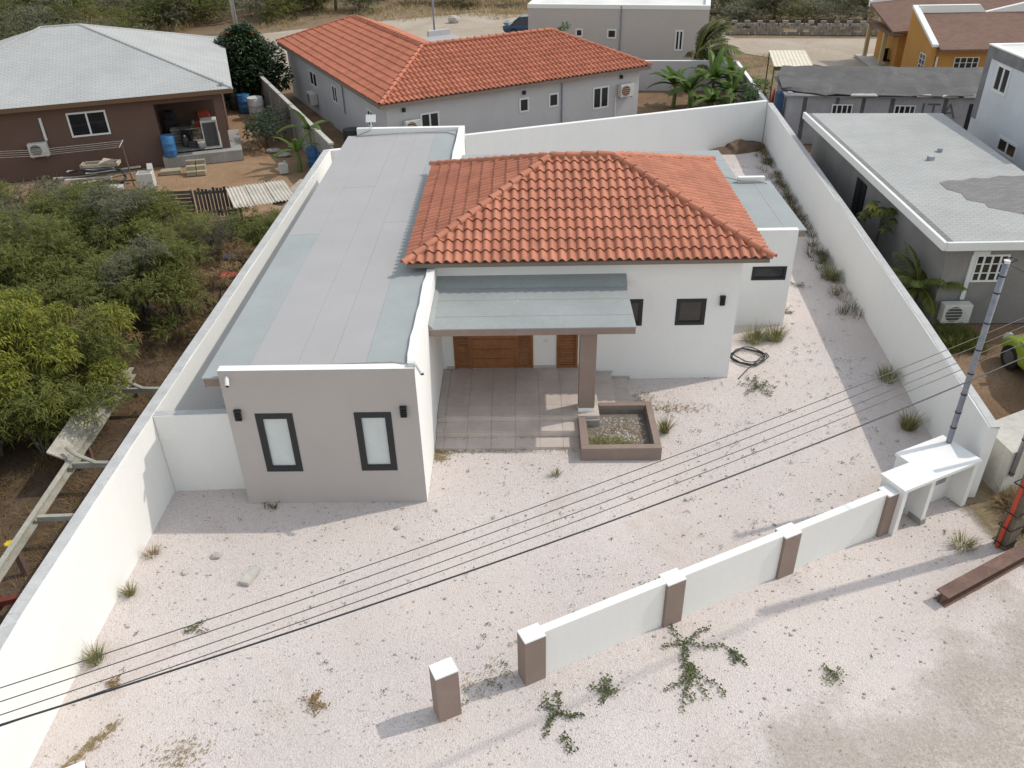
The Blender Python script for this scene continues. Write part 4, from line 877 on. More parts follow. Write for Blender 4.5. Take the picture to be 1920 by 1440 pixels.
# ------------------------------------------------------------------ grey house on the right, and the white two-storey building
gh = thing('grey_house', 'grey rendered house with pale shingle roof right of the boundary wall', 'house', (16.5, 14, 0))
MB().box(14.05, 14.25, 7.75, 20.3, 0, 2.5).box(14.25, 18.3, 7.75, 7.95, 0, 2.5).box(14.25, 18.3, 20.1, 20.3, 0, 2.5).box(18.1, 18.3, 7.95, 20.1, 0, 2.5).build('wall', 'render_grey', gh)
groof = MB().prism([(13.72, 7.42), (18.35, 7.38), (19.05, 20.3), (13.72, 20.85)], 2.52, [2.70, 2.75, 2.75, 2.70]).build('roof', 'shingle_right', gh)
wp = [(15.55, 12.2), (15.9, 12.42), (16.33, 12.36), (16.8, 12.6), (17.19, 12.48), (17.7, 12.72), (18.15, 12.62), (18.58, 12.7), (18.42, 9.2), (17.6, 9.3), (17.2, 9.05), (16.73, 9.42), (16.38, 9.7), (16.06, 9.98), (16.12, 10.3), (15.72, 10.62), (15.8, 11.2), (15.52, 11.6)]
MB().add([(x, y, 2.70+.05*(x-13.72)/5.0+.008) for x, y in wp], [tuple(reversed(range(len(wp))))]).build('worn_patch', 'shingle_worn', groof)
MB().box(13.66, 13.76, 7.36, 20.9, 2.50, 2.74).box(13.76, 18.4, 7.33, 7.43, 2.50, 2.735).build('fascia', 'frame_white', groof)
MB().prism([(13.765, 7.44), (13.98, 7.44), (13.98, 20.8), (13.765, 20.8)], 2.705, [2.712]*4).build('edge_strip', 'shingle_worn', groof)
for x, y in ((16.9, 15.4), (16.2, 14.5), (17.0, 9.4)): MB(Fr(x, y, rnd.uniform(0, 60))).box(-.1, .1, -.08, .08, 2.72, 2.86).build('roof_vent', 'galvanised', groof)
GF = Fr(14.05, 7.75, 0)
wgh = window(gh, GF, .82, 1.75, 1.36, 2.20, fw_=.055, mull=(.25, .5, .75), bars=(.33, .66))
MB(GF).prism([(.68, -.05), (.80, -.05), (.80, -.003), (.68, -.003)], .82, 2.2).box(.70, 1.15, -.06, -.004, 2.2, 2.32).build('cable_duct', 'plastic_white', gh)
MB(Fr(14.05, 20.3, -90)).box(5.3, 6.25, -.03, -.002, .1, 2.0).box(5.72, 5.80, -.045, -.03, .1, 2.0).build('side_door', 'black_plastic', gh)
ac_unit(GF, .12, .92, .25, .82, 'white air conditioner on the ground by the grey house corner', v=-.12)
wb_ = thing('white_building', 'pale blue-white two-storey building with bare cement top band', 'building', (23, 17, 0))
WX = 20.6
MB().box(WX, 28, 14.6, 21.0, 0, 4.75).build('wall', 'blue_white', wb_)
MB().box(WX-.02, 28, 14.58, 21.02, 4.75, 5.18).build('cement_band', 'cement_dark', wb_)
MB().box(WX-.012, WX+.1, 20.62, 21.025, 2.4, 4.75).build('cement_patch', 'cement_dark', wb_)
MB().box(WX-.04, WX+.23, 14.56, 21.04, 5.18, 5.23).box(WX+.23, 28, 20.75, 21.04, 5.18, 5.23).build('parapet', 'white_paint', wb_)
MB().box(WX+.23, 28, 14.8, 20.75, 5.0, 5.2).build('flat_roof', 'roof_white', wb_)
WBF = Fr(WX, 21.0, -90)
window(wb_, WBF, 1.0, 2.08, 3.68, 4.72, fw_=.11, mull=(.5,)); window(wb_, WBF, 2.5, 3.92, 1.78, 2.36, fw_=.09, mull=(.5,))
# low concrete wall and old pipe at the right edge
MB(Fr(12.38, .0, 8)).prism([(0, .0), (2.6, .9), (2.6, 1.9), (0, 1.05)], -.05, 1.15).build('concrete_plinth', 'concrete_pale', loc=(12.4, .0, 0), label='pale concrete plinth beyond the end of the boundary wall', cat='plinth')
steel_pole('old_pipe', 12.52, .02, 0.55, 3.6, .05, 'galvanised', 'weathered galvanised pipe fixed to the concrete plinth at right', (.62, 1.5), cat='pipe')

# ------------------------------------------------------------------ plants
def rdir(): 
    z = rnd.uniform(-1, 1); t = rnd.uniform(0, 2*math.pi); r = math.sqrt(1-z*z); return Vector((r*math.cos(t), r*math.sin(t), z))
def leaf(V, Fc, p, d, n, ll, lw, droop=.0):
    """A small bent leaf: two quads from p along d."""
    x = d.cross(n)
    if x.length < 1e-4: x = Vector((1, 0, 0))
    x.normalize(); b = len(V); m = p+d*ll*.5; e = p+d*ll-Vector((0, 0, droop*ll))
    V += [p-x*lw*.25, p+x*lw*.25, m+x*lw*.5, m-x*lw*.5, e]
    Fc += [(b, b+1, b+2, b+3), (b+3, b+2, b+4)]
def crown_geo(lobes, n, ll, lw, droop=.3, spray=4, shell=.55, V=None, Fc=None, off=Vector(), flat=.0):
    """Leaf sprays spread through lobes (centre, rx, ry, rz)."""
    V = [] if V is None else V; Fc = [] if Fc is None else Fc
    wsum = sum(l[1]*l[2] for l in lobes)
    for c, rx, ry, rz in lobes:
        k = max(1, int(n/spray*rx*ry/wsum)); c = Vector(c)
        for _ in range(k):
            d = rdir(); r = shell+(1-shell)*rnd.random()**.7 if rnd.random() < .8 else rnd.random()
            if d.z < -.35 and rnd.random() < .6: d.z = -d.z
            p = off+c+Vector((d.x*rx*r, d.y*ry*r, d.z*rz*r))
            o = (d+rdir()*.8+Vector((0, 0, .2-flat))).normalized()
            side = o.cross(Vector((0, 0, 1)));  side = side.normalized() if side.length > 1e-3 else Vector((1, 0, 0))
            for j in range(spray):
                q = p+o*(j//2)*ll*.45; s_ = side*(1 if j % 2 else -1)
                leaf(V, Fc, q, (o*.7+s_*.8+rdir()*.3).normalized(), (Vector((0, 0, 1))+rdir()*.5).normalized(), ll*rnd.uniform(.7, 1.3), lw, droop)
    return V, Fc
def limb_mb(h, tips, r=.07, base=(0, 0, 0)):
    b = MB(); base = Vector(base); fork = base+Vector((0, 0, h))
    b.tube([tuple(base), tuple(base+Vector((rnd.uniform(-.1, .1), rnd.uniform(-.1, .1), h*.5))), tuple(fork)], [r, r*.85, r*.7], 7)
    for t in tips:
        t = Vector(t); m = fork.lerp(t, .5)+Vector((rnd.uniform(-.15, .15), rnd.uniform(-.15, .15), rnd.uniform(0, .15)))
        b.tube([tuple(fork-Vector((0, 0, .05))), tuple(m), tuple(t)], [r*.55, r*.35, r*.12], 5)
        for _ in range(3):
            e = t+rdir()*.35; b.tube([tuple(m.lerp(t, rnd.random())), tuple(e)], [r*.15, r*.05], 4)
    return b
def rand_lobes(k, R_, H0, H1, r0, r1, flat=.7):
    out = []
    for i in range(k):
        a = 2*math.pi*i/k+rnd.uniform(-.5, .5); d = R_*math.sqrt(rnd.random())*(0.35 if i == 0 else 1)
        r = rnd.uniform(r0, r1); out.append(((d*math.cos(a), d*math.sin(a), rnd.uniform(H0, H1)), r, r*rnd.uniform(.8, 1.2), r*flat))
    return out
def tree(name, label, cat, loc, lobes, n, ll, lw, mat, h=.6, r=.07, droop=.3, group=None, spray=4, bark='bark', shell=.55, flowers=None):
    t = thing(name, label, cat, loc, group); off = Vector(loc)
    mb = limb_mb(h, [l[0] for l in lobes], r, loc) if False else limb_mb(h, [Vector(l[0])+off for l in lobes], r, loc)
    mb.build('trunk', bark, t)
    V, Fc = crown_geo(lobes, n, ll, lw, droop, spray, shell)
    o = bpy.data.objects.new('crown', raw_mesh('crown', V, Fc, mat, False)); COL.objects.link(o); o.parent = t; ROOT[o.name] = off
    if flowers:
        V, Fc = crown_geo(lobes, flowers[0], flowers[2], flowers[2]*.8, .1, 4, .95)
        f = bpy.data.objects.new('blossom', raw_mesh('blossom', V, Fc, flowers[1], False)); COL.objects.link(f); f.parent = t; f['kind'] = 'stuff'
    return t
# the overgrown lot on the left: thicket as one mass, single plants that stand out on top of it
V, Fc = [], []; V2, F2 = [], []; V3, F3 = [], []; tw = MB()
def in_lot(x, y): return -24 < x < -6.6 and 1.5 < y < 17.4
spots = []
for i in range(900):
    x, y = rnd.uniform(-23, -6.8), rnd.uniform(1.0, 17.0)
    if y > 15.2 and x > -13.5: continue
    if x > -8.7 and y < 7.5: continue
    if x > -8.0 and 9.6 < y < 12.0: continue
    if min([math.hypot(x-a, y-b) for a, b in ((-9.0, 13.6), (-9.9, 15.0), (-7.4, 12.4), (-7.2, 7.4))]) < 1.25 or (x > -9.0 and 9.8 < y < 12.4): continue
    if min([math.hypot(x-a, y-b) for a, b in spots]+[9]) < 1.0: continue
    spots.append((x, y))
for x, y in spots:
    h = rnd.uniform(1.25, 2.1)*(1.25 if x < -11 and y < 13 else 1.0)*(1.0 if y < 14.5 else .72)*(1 if x < -8.2 else .7); r = rnd.uniform(.9, 1.4)
    lobes = rand_lobes(9, r*.9, h*.45, h*1.15, .32, .62, .5); u = rnd.random()
    tgt = (V3, F3) if (u < .07 or (x > -8.4 and u < .3)) else (V2, F2) if (u < .16 or (y > 12.5 and u < .38)) else (V, Fc)
    crown_geo(lobes, 3400 if tgt[0] is not V3 else 1600, .17, .027, .3, 6, .35, tgt[0], tgt[1], Vector((x, y, -.05)), .15)
    for l in lobes[:6]:
        e = Vector(l[0])+Vector((x, y, 0)); tw.tube([(x+rnd.uniform(-.1, .1), y+rnd.uniform(-.1, .1), -.05), tuple(e.lerp(Vector((x, y, 0)), .4)+Vector((0, 0, .15))), tuple(e)], [.035, .022, .008], 4)
        for _ in range(3):
            q = e+rdir()*.55; q.z = max(q.z, e.z-.1)+.1; tw.tube([tuple(e.lerp(Vector((x, y, .3)), .3)), tuple(q)], [.008, .003], 3)
for nm, a, b, m_ in (('thicket', V, Fc, 'leaf_acacia'), ('grey_thicket', V2, F2, 'leaf_greygreen'), ('dry_thicket', V3, F3, 'leaf_dry')):
    o = bpy.data.objects.new(nm, raw_mesh(nm, a, b, m_, False)); COL.objects.link(o); o['kind'] = 'stuff'
tw.build('thicket_twigs', 'twig', kind='stuff')
bl = []
for k in range(34):
    a = rnd.uniform(0, 6.28); d = 2.35*math.sqrt(rnd.random()); z = 2.85-.34*d*d*.55+rnd.uniform(-.5, .25); r = rnd.uniform(.32, .62); bl.append(((d*math.cos(a)-.1, d*math.sin(a)*.95, max(.55, z)), r, r*rnd.uniform(.8, 1.2), r*.62))
tree('bright_tree', 'bright yellow-green feathery tree above the dark thicket', 'tree', (-10.0, 3.7, -.05), bl, 30000, .15, .028, 'leaf_bright', 1.0, .10, .5, shell=.35)
tree('left_edge_tree', 'darker green shrub cut by the left edge below the bright tree', 'shrub', (-10.9, .9, -.05), rand_lobes(7, .9, .3, .9, .5, .7), 6500, .10, .03, 'leaf_acacia', .5, .06, .4)
tree('grey_bush', 'grey leafless-looking bush beside the wooden pallets', 'shrub', (-9.0, 13.6, -.05), rand_lobes(8, .9, .5, 1.3, .5, .8), 4200, .11, .012, 'leaf_greygreen', .4, .05, .1, bark='twig')
tree('yellow_bush', 'yellow-green flecked bush in front of the pallet fence', 'shrub', (-9.9, 15.0, -.05), rand_lobes(7, .8, .5, 1.15, .45, .7), 3800, .07, .03, 'leaf_yellow', .4, .04, .2)
tree('dry_bush', 'brown dried-out bush against the left boundary wall', 'shrub', (-7.3, 12.3, -.05), rand_lobes(6, .6, .3, .8, .45, .7), 2600, .14, .012, 'leaf_dry', .3, .03, .4, bark='twig')
tree('dry_bush', 'brown dry bush by the wall right of the bright tree', 'shrub', (-7.2, 7.4, -.05), rand_lobes(5, .5, .3, .7, .4, .6), 2000, .14, .012, 'leaf_dry', .3, .03, .4, bark='twig')
tree('yard_shrub', 'dark leafy shrub beside the panel wall in the sandy yard', 'shrub', (-10.4, 26.8, -.03), rand_lobes(8, 1.1, .4, 1.3, .5, .75), 3000, .12, .05, 'leaf_dark', .4, .05, .3)
tree('flowering_tree', 'dense dark green tree with orange blossoms beside the brown house', 'tree', (-13.6, 35.4, -.03), [((0, 0, 3.0), 1.4, 1.4, 1.1), ((-1.2, -.3, 2.3), 1.2, 1.1, 1.0), ((1.1, 0, 2.4), 1.2, 1.1, 1.0), ((.3, -.8, 1.7), 1.3, 1.1, .9), ((1.7, -.4, 1.5), 1.0, .9, .8), ((-1.5, .2, 1.3), 1.0, 1.0, .9), ((.8, -.6, .9), 1.2, 1.0, .8), ((-.6, -.6, .8), 1.1, 1.0, .7), ((.2, 0, 3.7), .8, .8, .6)], 22000, .19, .10, 'leaf_dark', 1.0, .12, .35, flowers=(60, 'flower_red', .2))
# dry grass and litter on the lot
def grass_geo(V, Fc, p, n, h, r, lean=.5, w=.008):
    for _ in range(n):
        a = rnd.uniform(0, 2*math.pi); q = Vector(p)+Vector((math.cos(a), math.sin(a), 0))*r*math.sqrt(rnd.random())
        d = Vector((math.cos(a)*lean*rnd.random()*1.6, math.sin(a)*lean*rnd.random()*1.6, 1)).normalized(); hh = h*rnd.uniform(.45, 1.1)
        s_ = Vector((-math.sin(a), math.cos(a), 0))*w; b = len(V); m = q+d*hh*.55; e = q+d*hh+Vector((math.cos(a), math.sin(a), -.25))*hh*.28*lean
        V += [q-s_, q+s_, m+s_*.7, m-s_*.7, e]; Fc += [(b, b+1, b+2, b+3), (b+3, b+2, b+4)]
V, Fc = [], []
for _ in range(420):
    x, y = rnd.uniform(-9.8, -6.2), rnd.uniform(-6, 14); grass_geo(V, Fc, (x, y, -.04), 26, .28, .35, 1.6, .006)
for _ in range(160):
    x, y = rnd.uniform(-22, -9.5), rnd.uniform(-5, 3); grass_geo(V, Fc, (x, y, -.04), 26, .3, .4, 1.6, .006)
o = bpy.data.objects.new('dry_grass', raw_mesh('dry_grass', V, Fc, 'leaf_dry', False)); COL.objects.link(o); o['kind'] = 'stuff'
# far scrub and dry grass beyond the sandy track
V, Fc = [], []; V2, F2 = [], []
for i in range(640):
    x, y = rnd.uniform(-75, 75), rnd.uniform(56, 118)
    k = abs(x+2) < 17 and y < 68
    if k or (x > 14 and x < 33 and y < 56.5) or (x < -14 and x > -34 and y < 58) or (x >= 33 and y < 58): continue
    r = rnd.uniform(1.2, 2.6); h = rnd.uniform(1.0, 2.3)
    t_ = (V2, F2) if rnd.random() < .42 else (V, Fc)
    crown_geo(rand_lobes(5, r*.8, h*.4, h, .8, 1.3, .65), 900, .34, .085, .2, 4, .5, t_[0], t_[1], Vector((x, y, -.1)))
for i in range(240):
    x, y = (rnd.uniform(-62, -27), rnd.uniform(42, 74)) if i < 170 else (rnd.uniform(16, 45), rnd.uniform(55.5, 72))
    if x > -31 and y < 50 and x < 0: continue
    h = rnd.uniform(.8, 1.6); t_ = (V2, F2) if rnd.random() < .55 else (V, Fc)
    crown_geo(rand_lobes(5, 1.2, h*.4, h, .7, 1.1, .65), 650, .22, .055, .2, 4, .5, t_[0], t_[1], Vector((x, y, -.1)))
for nm, a, b, m_ in (('far_scrub', V, Fc, 'leaf_acacia'), ('far_grey_scrub', V2, F2, 'leaf_greygreen')):
    o = bpy.data.objects.new(nm, raw_mesh(nm, a, b, m_, False)); COL.objects.link(o); o['kind'] = 'stuff'
V, Fc = [], []
for _ in range(900):
    x, y = rnd.uniform(-22, 20), rnd.uniform(60, 90)
    if abs(x+2) < 15 and y < 63: continue
    grass_geo(V, Fc, (x, y, -.05), 16, .5, .9, 1.2, .03)
for _ in range(260):
    x, y = rnd.uniform(-44, -26), rnd.uniform(60, 78); grass_geo(V, Fc, (x, y, -.05), 18, .7, .9, 1.0, .03)
for _ in range(240):
    x, y = rnd.uniform(14.5, 20), rnd.uniform(37, 46); grass_geo(V, Fc, (x, y, -.03), 14, .25, .4, 1.2, .012)
o = bpy.data.objects.new('far_dry_grass', raw_mesh('far_dry_grass', V, Fc, 'grass_dry', False)); COL.objects.link(o); o['kind'] = 'stuff'
for nm, lab, p, R_, hh, mt_ in (('acacia_tree', 'dark bushy tree left of the grey pole beyond the brown house', (-27, 63.5, 0), 2.6, 2.6, 'leaf_acacia'), ('acacia_tree', 'flat-crowned tree on forked trunks right of the grey pole', (-19.3, 66.5, 0), 2.4, 3.1, 'leaf_acacia'),
        ('acacia_tree', 'thin tree at the top edge above the end of the red roof', (-15.0, 69.0, 0), 2.2, 3.0, 'leaf_greygreen'), ('acacia_tree', 'wide grey-green tree behind the block wall nearest the beige building', (22.5, 59, 0), 2.9, 2.3, 'leaf_greygreen'), ('acacia_tree', 'wide dark tree behind the block wall near the orange house', (29.5, 58, 0), 2.9, 2.3, 'leaf_acacia')):
    tree(nm, lab, 'tree', p, rand_lobes(8, R_*.8, hh*.75, hh, .9, 1.3, .5), 3600, .22, .055, mt_, hh*.45, .16, .2)
# grass strips by the garden
def banana(name, label, loc, nl, h, L, wd=.34, mat='leaf_banana', group=None, dead=1):
    t = thing(name, label, 'banana plant', loc, group); o = Vector(loc)
    MB().tube([tuple(o), tuple(o+Vector((.04, 0, h*.5))), tuple(o+Vector((0, .03, h)))], [.12, .10, .06], 8).build('stem', 'stem_green', t)
    for i in range(nl):
        a = 2*math.pi*i/nl+rnd.uniform(-.3, .3); el = rnd.uniform(.45, 1.25); dd = i < dead
        if dd: el = -.3
        lv, lf, rib = [], [], []; n = 9; LL = L*rnd.uniform(.75, 1.1); p = o+Vector((0, 0, h*.95)); d = Vector((math.cos(a)*math.cos(el), math.sin(a)*math.cos(el), math.sin(el)))
        x = Vector((-math.sin(a), math.cos(a), 0))
        for k in range(n+1):
            s_ = k/n; w_ = wd*math.sin(math.pi*min(1, .06+s_*.94))**.6 if 0 < k < n else .02
            nrm = x.cross(d).normalized(); tear = rnd.uniform(.75, 1.08)
            lv += [p-x*w_*tear*.5-nrm*w_*.12*(-1), p-Vector((0, 0, .0)), p+x*w_*rnd.uniform(.75, 1.08)*.5+nrm*w_*.12]; rib.append(tuple(p))
            p = p+d*LL/n; d = (d+Vector((0, 0, -.17 if not dd else -.1))).normalized()
        for k in range(n):
            b = 3*k; lf += [(b, b+1, b+4, b+3), (b+1, b+2, b+5, b+4)]
        ob = MB().add(lv, lf).build('leaf', 'leaf_dry' if dd else mat, t)
        MB().tube(rib, [.018]+[.012]*(n-1)+[.003], 4, local=False).build('midrib', 'leaf_yellow' if not dd else 'leaf_dry', ob)
    return t
banana('banana_plant', 'tall banana plant with a drooping dry leaf beside the wing roof', (-7.6, 24.3, -.03), 7, 1.55, 1.9)
banana('banana_plant', 'small banana plant in front of the tall one in the sandy yard', (-7.95, 22.9, -.03), 6, .95, 1.5, dead=0)
for i, (x, y, h, L, lab) in enumerate(((11.0, 31.6, 1.2, 1.9, 'leftmost banana plant of the clump behind the rear wall'), (12.4, 32.6, 1.5, 2.0, 'tallest middle banana plant of the clump behind the rear wall'), (13.2, 31.4, 1.1, 1.9, 'rightmost banana plant of the clump, against the garden wall'), (11.9, 30.2, .9, 1.6, 'lowest banana plant at the front of the clump behind the rear wall'), (13.6, 33.2, 1.4, 2.0, 'rear banana plant of the clump nearest the garden wall corner'), (10.4, 32.9, 1.2, 1.8, 'rear left banana plant of the clump behind the rear wall'))):
    banana('banana_plant', lab, (x, y, -.03), 15, h, L, .44, group='banana clump behind the rear wall', dead=2 if i != 1 else 1)
tree('green_shrub', 'light green leafy shrub at the corner of the rear wall', 'shrub', (13.9, 29.0, 0), rand_lobes(6, .6, .6, 1.7, .4, .6), 2600, .12, .05, 'leaf_banana', .7, .05, .3)
tree('under_shrub', 'low green shrub below the banana plants by the garden wall', 'shrub', (13.0, 29.2, 0), rand_lobes(6, .7, .4, 1.0, .35, .55), 2000, .12, .05, 'leaf_banana', .4, .04, .3)
tree('small_sapling', 'small sapling poking above the red roof in front of the beige building', 'sapling', (4.4, 41.5, 0), [((0, 0, 2.2), .35, .3, .5), ((.4, 0, 2.6), .3, .3, .4)], 300, .22, .06, 'leaf_banana', 1.4, .04, .4)
def palm(name, label, loc, n, h, L, mat, lean=(0, 0), up_=.9, wind=(0, 0), r=.09, lw=.045):
    t = thing(name, label, 'palm', loc); o = Vector(loc)
    MB().tube([tuple(o), tuple(o+Vector((lean[0]*.4, lean[1]*.4, h*.5))), tuple(o+Vector((*lean, h)))], [r*1.3, r, r*.9], 8).build('trunk', 'bark', t)
    for i in range(n):
        a = 2*math.pi*i/n+rnd.uniform(-.25, .25); el = rnd.uniform(.1, 1.3)*up_; p = o+Vector((*lean, h)); d = Vector((math.cos(a)*math.cos(el)+wind[0], math.sin(a)*math.cos(el)+wind[1], math.sin(el))).normalized()
        rib, lv, lf = [], [], []; k = 16; LL = L*rnd.uniform(.8, 1.1)
        for j in range(k+1):
            rib.append(tuple(p))
            if j > 1:
                x = d.cross(Vector((0, 0, 1))).normalized(); ln = LL*.30*math.sin(math.pi*min(1, .12+.84*j/k))
                for sgn in (-1, 1):
                    for q in (0, .5):
                        leaf(lv, lf, p+d*LL/k*q, (x*sgn+d*.8+Vector((wind[0], wind[1], -.25))).normalized(), Vector((0, 0, 1)), ln*rnd.uniform(.85, 1.1), lw, .35)
            p = p+d*LL/k; d = (d+Vector((wind[0]*.1, wind[1]*.1, -.085))).normalized()
        f = MB().add(lv, lf).build('frond', mat, t); MB().tube(rib, [.02]+[.012]*(k-1)+[.004], 4, local=False).build('midrib', 'leaf_yellow', f)
    return t
palm('coconut_palm', 'wind-swept palm in front of the beige building', (12.3, 37.6, 0), 20, 1.5, 2.7, 'leaf_palm', (.1, 0), 1.35, (.22, .1), .12, .10)
palm('garden_palm', 'young yellow-green palm between the boundary wall and the grey house', (13.7, 8.35, 0), 15, .95, 1.35, 'leaf_palm', (.05, -.05), 1.0, (.0, -.05), .1)
def papaya(label, loc, h):
    t = thing('papaya_tree', label, 'papaya tree', loc); o = Vector(loc); top_ = o+Vector((.05, 0, h))
    MB().tube([tuple(o), tuple(top_)], [.06, .04], 8).build('trunk', 'bark', t)
    for i in range(18):
        a = i*2.4; el = rnd.uniform(-.2, .9); d = Vector((math.cos(a)*math.cos(el), math.sin(a)*math.cos(el), math.sin(el))); e = top_+d*rnd.uniform(.4, .65)
        lv, lf = [], []
        for j in range(7):
            b2 = a+(j-3)*.75; leaf(lv, lf, e, (Vector((math.cos(b2), math.sin(b2), -.25))).normalized(), Vector((0, 0, 1)), .30, .13, .3)
        f = MB().add(lv, lf).build('leaf', 'leaf_palm' if i % 4 else 'leaf_yellow', t); MB().tube([tuple(top_), tuple(e)], .01, 4).build('petiole', 'stem_green', f)
    MB().lathe((loc[0]+.1, loc[1]-.06, h-.18), [(.02, -.09), (.07, 0), (.05, .08), (.01, .12)], 8).build('fruit', 'leaf_palm', t, smooth=True)
papaya('small papaya tree in the gap beside the grey house', (13.75, 11.8, 0), 1.75)
V, Fc = [], []
for _ in range(60): grass_geo(V, Fc, (rnd.uniform(12.9, 15.0), rnd.uniform(6.2, 7.2), -.02), 40, .4, .25, .7, .01)
o = bpy.data.objects.new('ground_cover', raw_mesh('ground_cover', V, Fc, 'leaf_acacia', False)); COL.objects.link(o); o['kind'] = 'stuff'

# tufts, weeds and debris on the gravel
def tuft(label, x, y, n, h, r, mat='grass_green', lean=.6, seeds=True):
    h *= .84; V, Fc = [], []; grass_geo(V, Fc, (0, 0, 0), n, h, r, lean, .0055)
    t = thing('grass_tuft', label, 'grass tuft', (x, y, 0), 'grass tufts on the gravel')
    o = bpy.data.objects.new('blades', raw_mesh('blades', V, Fc, mat, False)); COL.objects.link(o); o.parent = t
    V, Fc = [], []; grass_geo(V, Fc, (0, 0, 0), n//6+4, h*1.35, r*.8, lean, .005)
    o = bpy.data.objects.new('seed_stalks', raw_mesh('seed_stalks', V, Fc, 'grass_dry', False)); COL.objects.link(o); o.parent = t
for a in (('bushy grass tuft against the side boundary wall below the eave', 12.15, 10.9, 240, .62, .22), ('wide grass clump at the corner of the right wing', 8.75, 6.9, 320, .5, .3), ('second half of the wide grass clump by the right wing wall', 9.35, 7.0, 300, .55, .25), ('grass tuft at the side wall beside the wires', 11.75, 4.75, 200, .5, .25),
          ('tall grass tuft at the side wall behind the meter niche', 11.45, 2.55, 260, .58, .17), ('dry grass tuft in front of the meter niche near the pole', 10.95, -1.55, 150, .36, .2), ('grass tuft beside the right side of the planter', 5.56, 2.5, 150, .5, .1), ('small grass tuft alone in front of the porch steps', 2.85, .86, 60, .26, .08),
          ('grass tuft with dry stalks at the foot of the left wall, nearest the camera', -5.5, -4.25, 130, .4, .12), ('small grass tuft at the foot of the left wall', -5.52, -2.65, 110, .32, .09), ('thin dry tuft at the left wall near the corner shadow', -5.5, -1.6, 70, .3, .12, 'grass_dry')): tuft(*a)
V, Fc = [], []; Vd, Fd = [], []
for _ in range(150):
    y = rnd.uniform(8, 25.3); x = 11.70+y*.0745-.15-abs(rnd.gauss(0, .25)); k = 1 if 12 < y < 24 else .6
    if rnd.random() < k: grass_geo(V if rnd.random() < .6 else Vd, Fc if V is None else (Fc if False else Fc), (x, y, 0), 22, .32, .15, .8, .007) if False else grass_geo(*((V, Fc) if rnd.random() < .6 else (Vd, Fd)), (x, y, 0), 22, .32, .15, .8, .007)
for _ in range(40): grass_geo(Vd, Fd, (rnd.uniform(12.1, 13.6), rnd.uniform(-1.1, .0)+.0, 0), 40, .35, .2, 1.0, .008)
for _ in range(60): grass_geo(V, Fc, (rnd.uniform(12.0, 15), rnd.uniform(-1.9, -.8), 0), 12, .14, .2, 1.0, .007)
for nm, a, b, m_ in (('wall_weeds', V, Fc, 'leaf_weed'), ('dry_weeds', Vd, Fd, 'leaf_dry')):
    o = bpy.data.objects.new(nm, raw_mesh(nm, a, b, m_, False)); COL.objects.link(o); o['kind'] = 'stuff'
def creeper(label, x, y, arms, L, ang=None, mat='leaf_weed', dens=1.0):
    V, Fc = [], []; st = MB()
    for i in range(arms):
        a = (ang+rnd.uniform(-.5, .5)) if ang is not None else 2*math.pi*i/arms+rnd.uniform(-.4, .4); p = Vector((0, 0, .02)); pts = [tuple(p)]; n = int(L*rnd.uniform(.5, 1.1)/.05)
        for k in range(n):
            a += rnd.uniform(-.35, .35); p = p+Vector((math.cos(a), math.sin(a), 0))*.05; pts.append(tuple(p))
            for _ in range(int(2.1*dens)+(rnd.random() < .5)):
                b = rnd.uniform(0, 6.28); q = p+Vector((math.cos(b), math.sin(b), 0))*rnd.uniform(0, .05)+Vector((0, 0, rnd.uniform(.0, .05)))
                leaf(V, Fc, q, Vector((math.cos(b), math.sin(b), .15)).normalized(), Vector((0, 0, 1)), rnd.uniform(.03, .055), .035, .1)
        if len(pts) > 1: st.tube(pts, .005, 4)
    t = thing('creeping_weed', label, 'weed', (x, y, 0.005), 'creeping weeds on the gravel')
    o = bpy.data.objects.new('leaves', raw_mesh('leaves', V, Fc, mat, False)); COL.objects.link(o); o.parent = t
    o = bpy.data.objects.new('stems', st.mesh('stems', 'leaf_dry', Vector())); COL.objects.link(o); o.parent = t
for a in (('sprawling green weed below the hose coil', 8.25, 4.45, 9, .55), ('large creeping weed in front of the second pillar', 4.95, -3.95, 6, .75, None, 'leaf_weed', 1.6), ('long weed strand trailing towards the road from the second pillar', 5.0, -4.4, 5, 1.1, -1.4, 'leaf_weed', 1.2), ('narrow dark weed strip right of the large creeping weed', 5.75, -4.1, 4, .5, -1.0, 'leaf_weed', 1.5),
          ('green bushy weed between the first pillar and the large creeper', 3.5, -4.95, 8, .33, None, 'leaf_weed', 1.8), ('ring-shaped creeping weed in front of the freestanding gate post', 2.65, -5.35, 7, .5, None, 'leaf_weed', 1.5), ('weed strand trailing off the ring-shaped creeper', 2.7, -5.75, 2, .6, -1.1), ('small dark weed alone near the road edge', 7.4, -4.65, 7, .28, None, 'leaf_weed', 1.4),
          ('thin weed strand under the wires on the left', -4.15, -3.6, 3, .5, .6), ('dark low weed at the corner of the right wing', 9.98, 8.6, 8, .4, None, 'leaf_weed', 1.5), ('dark weed pair in the shaded side yard', 11.0, 10.4, 6, .35, None, 'leaf_weed', 1.3), ('dark weed at the foot of the taupe front wall', -3.35, -.16, 5, .25), ('brown withered weed in the drive entrance', -1.4, -5.15, 8, .3, None, 'leaf_dry', 1.2), ('dry brown clump under the wires at lower left', -5.0, -4.75, 7, .18, None, 'leaf_dry', 1.6)): creeper(*a)
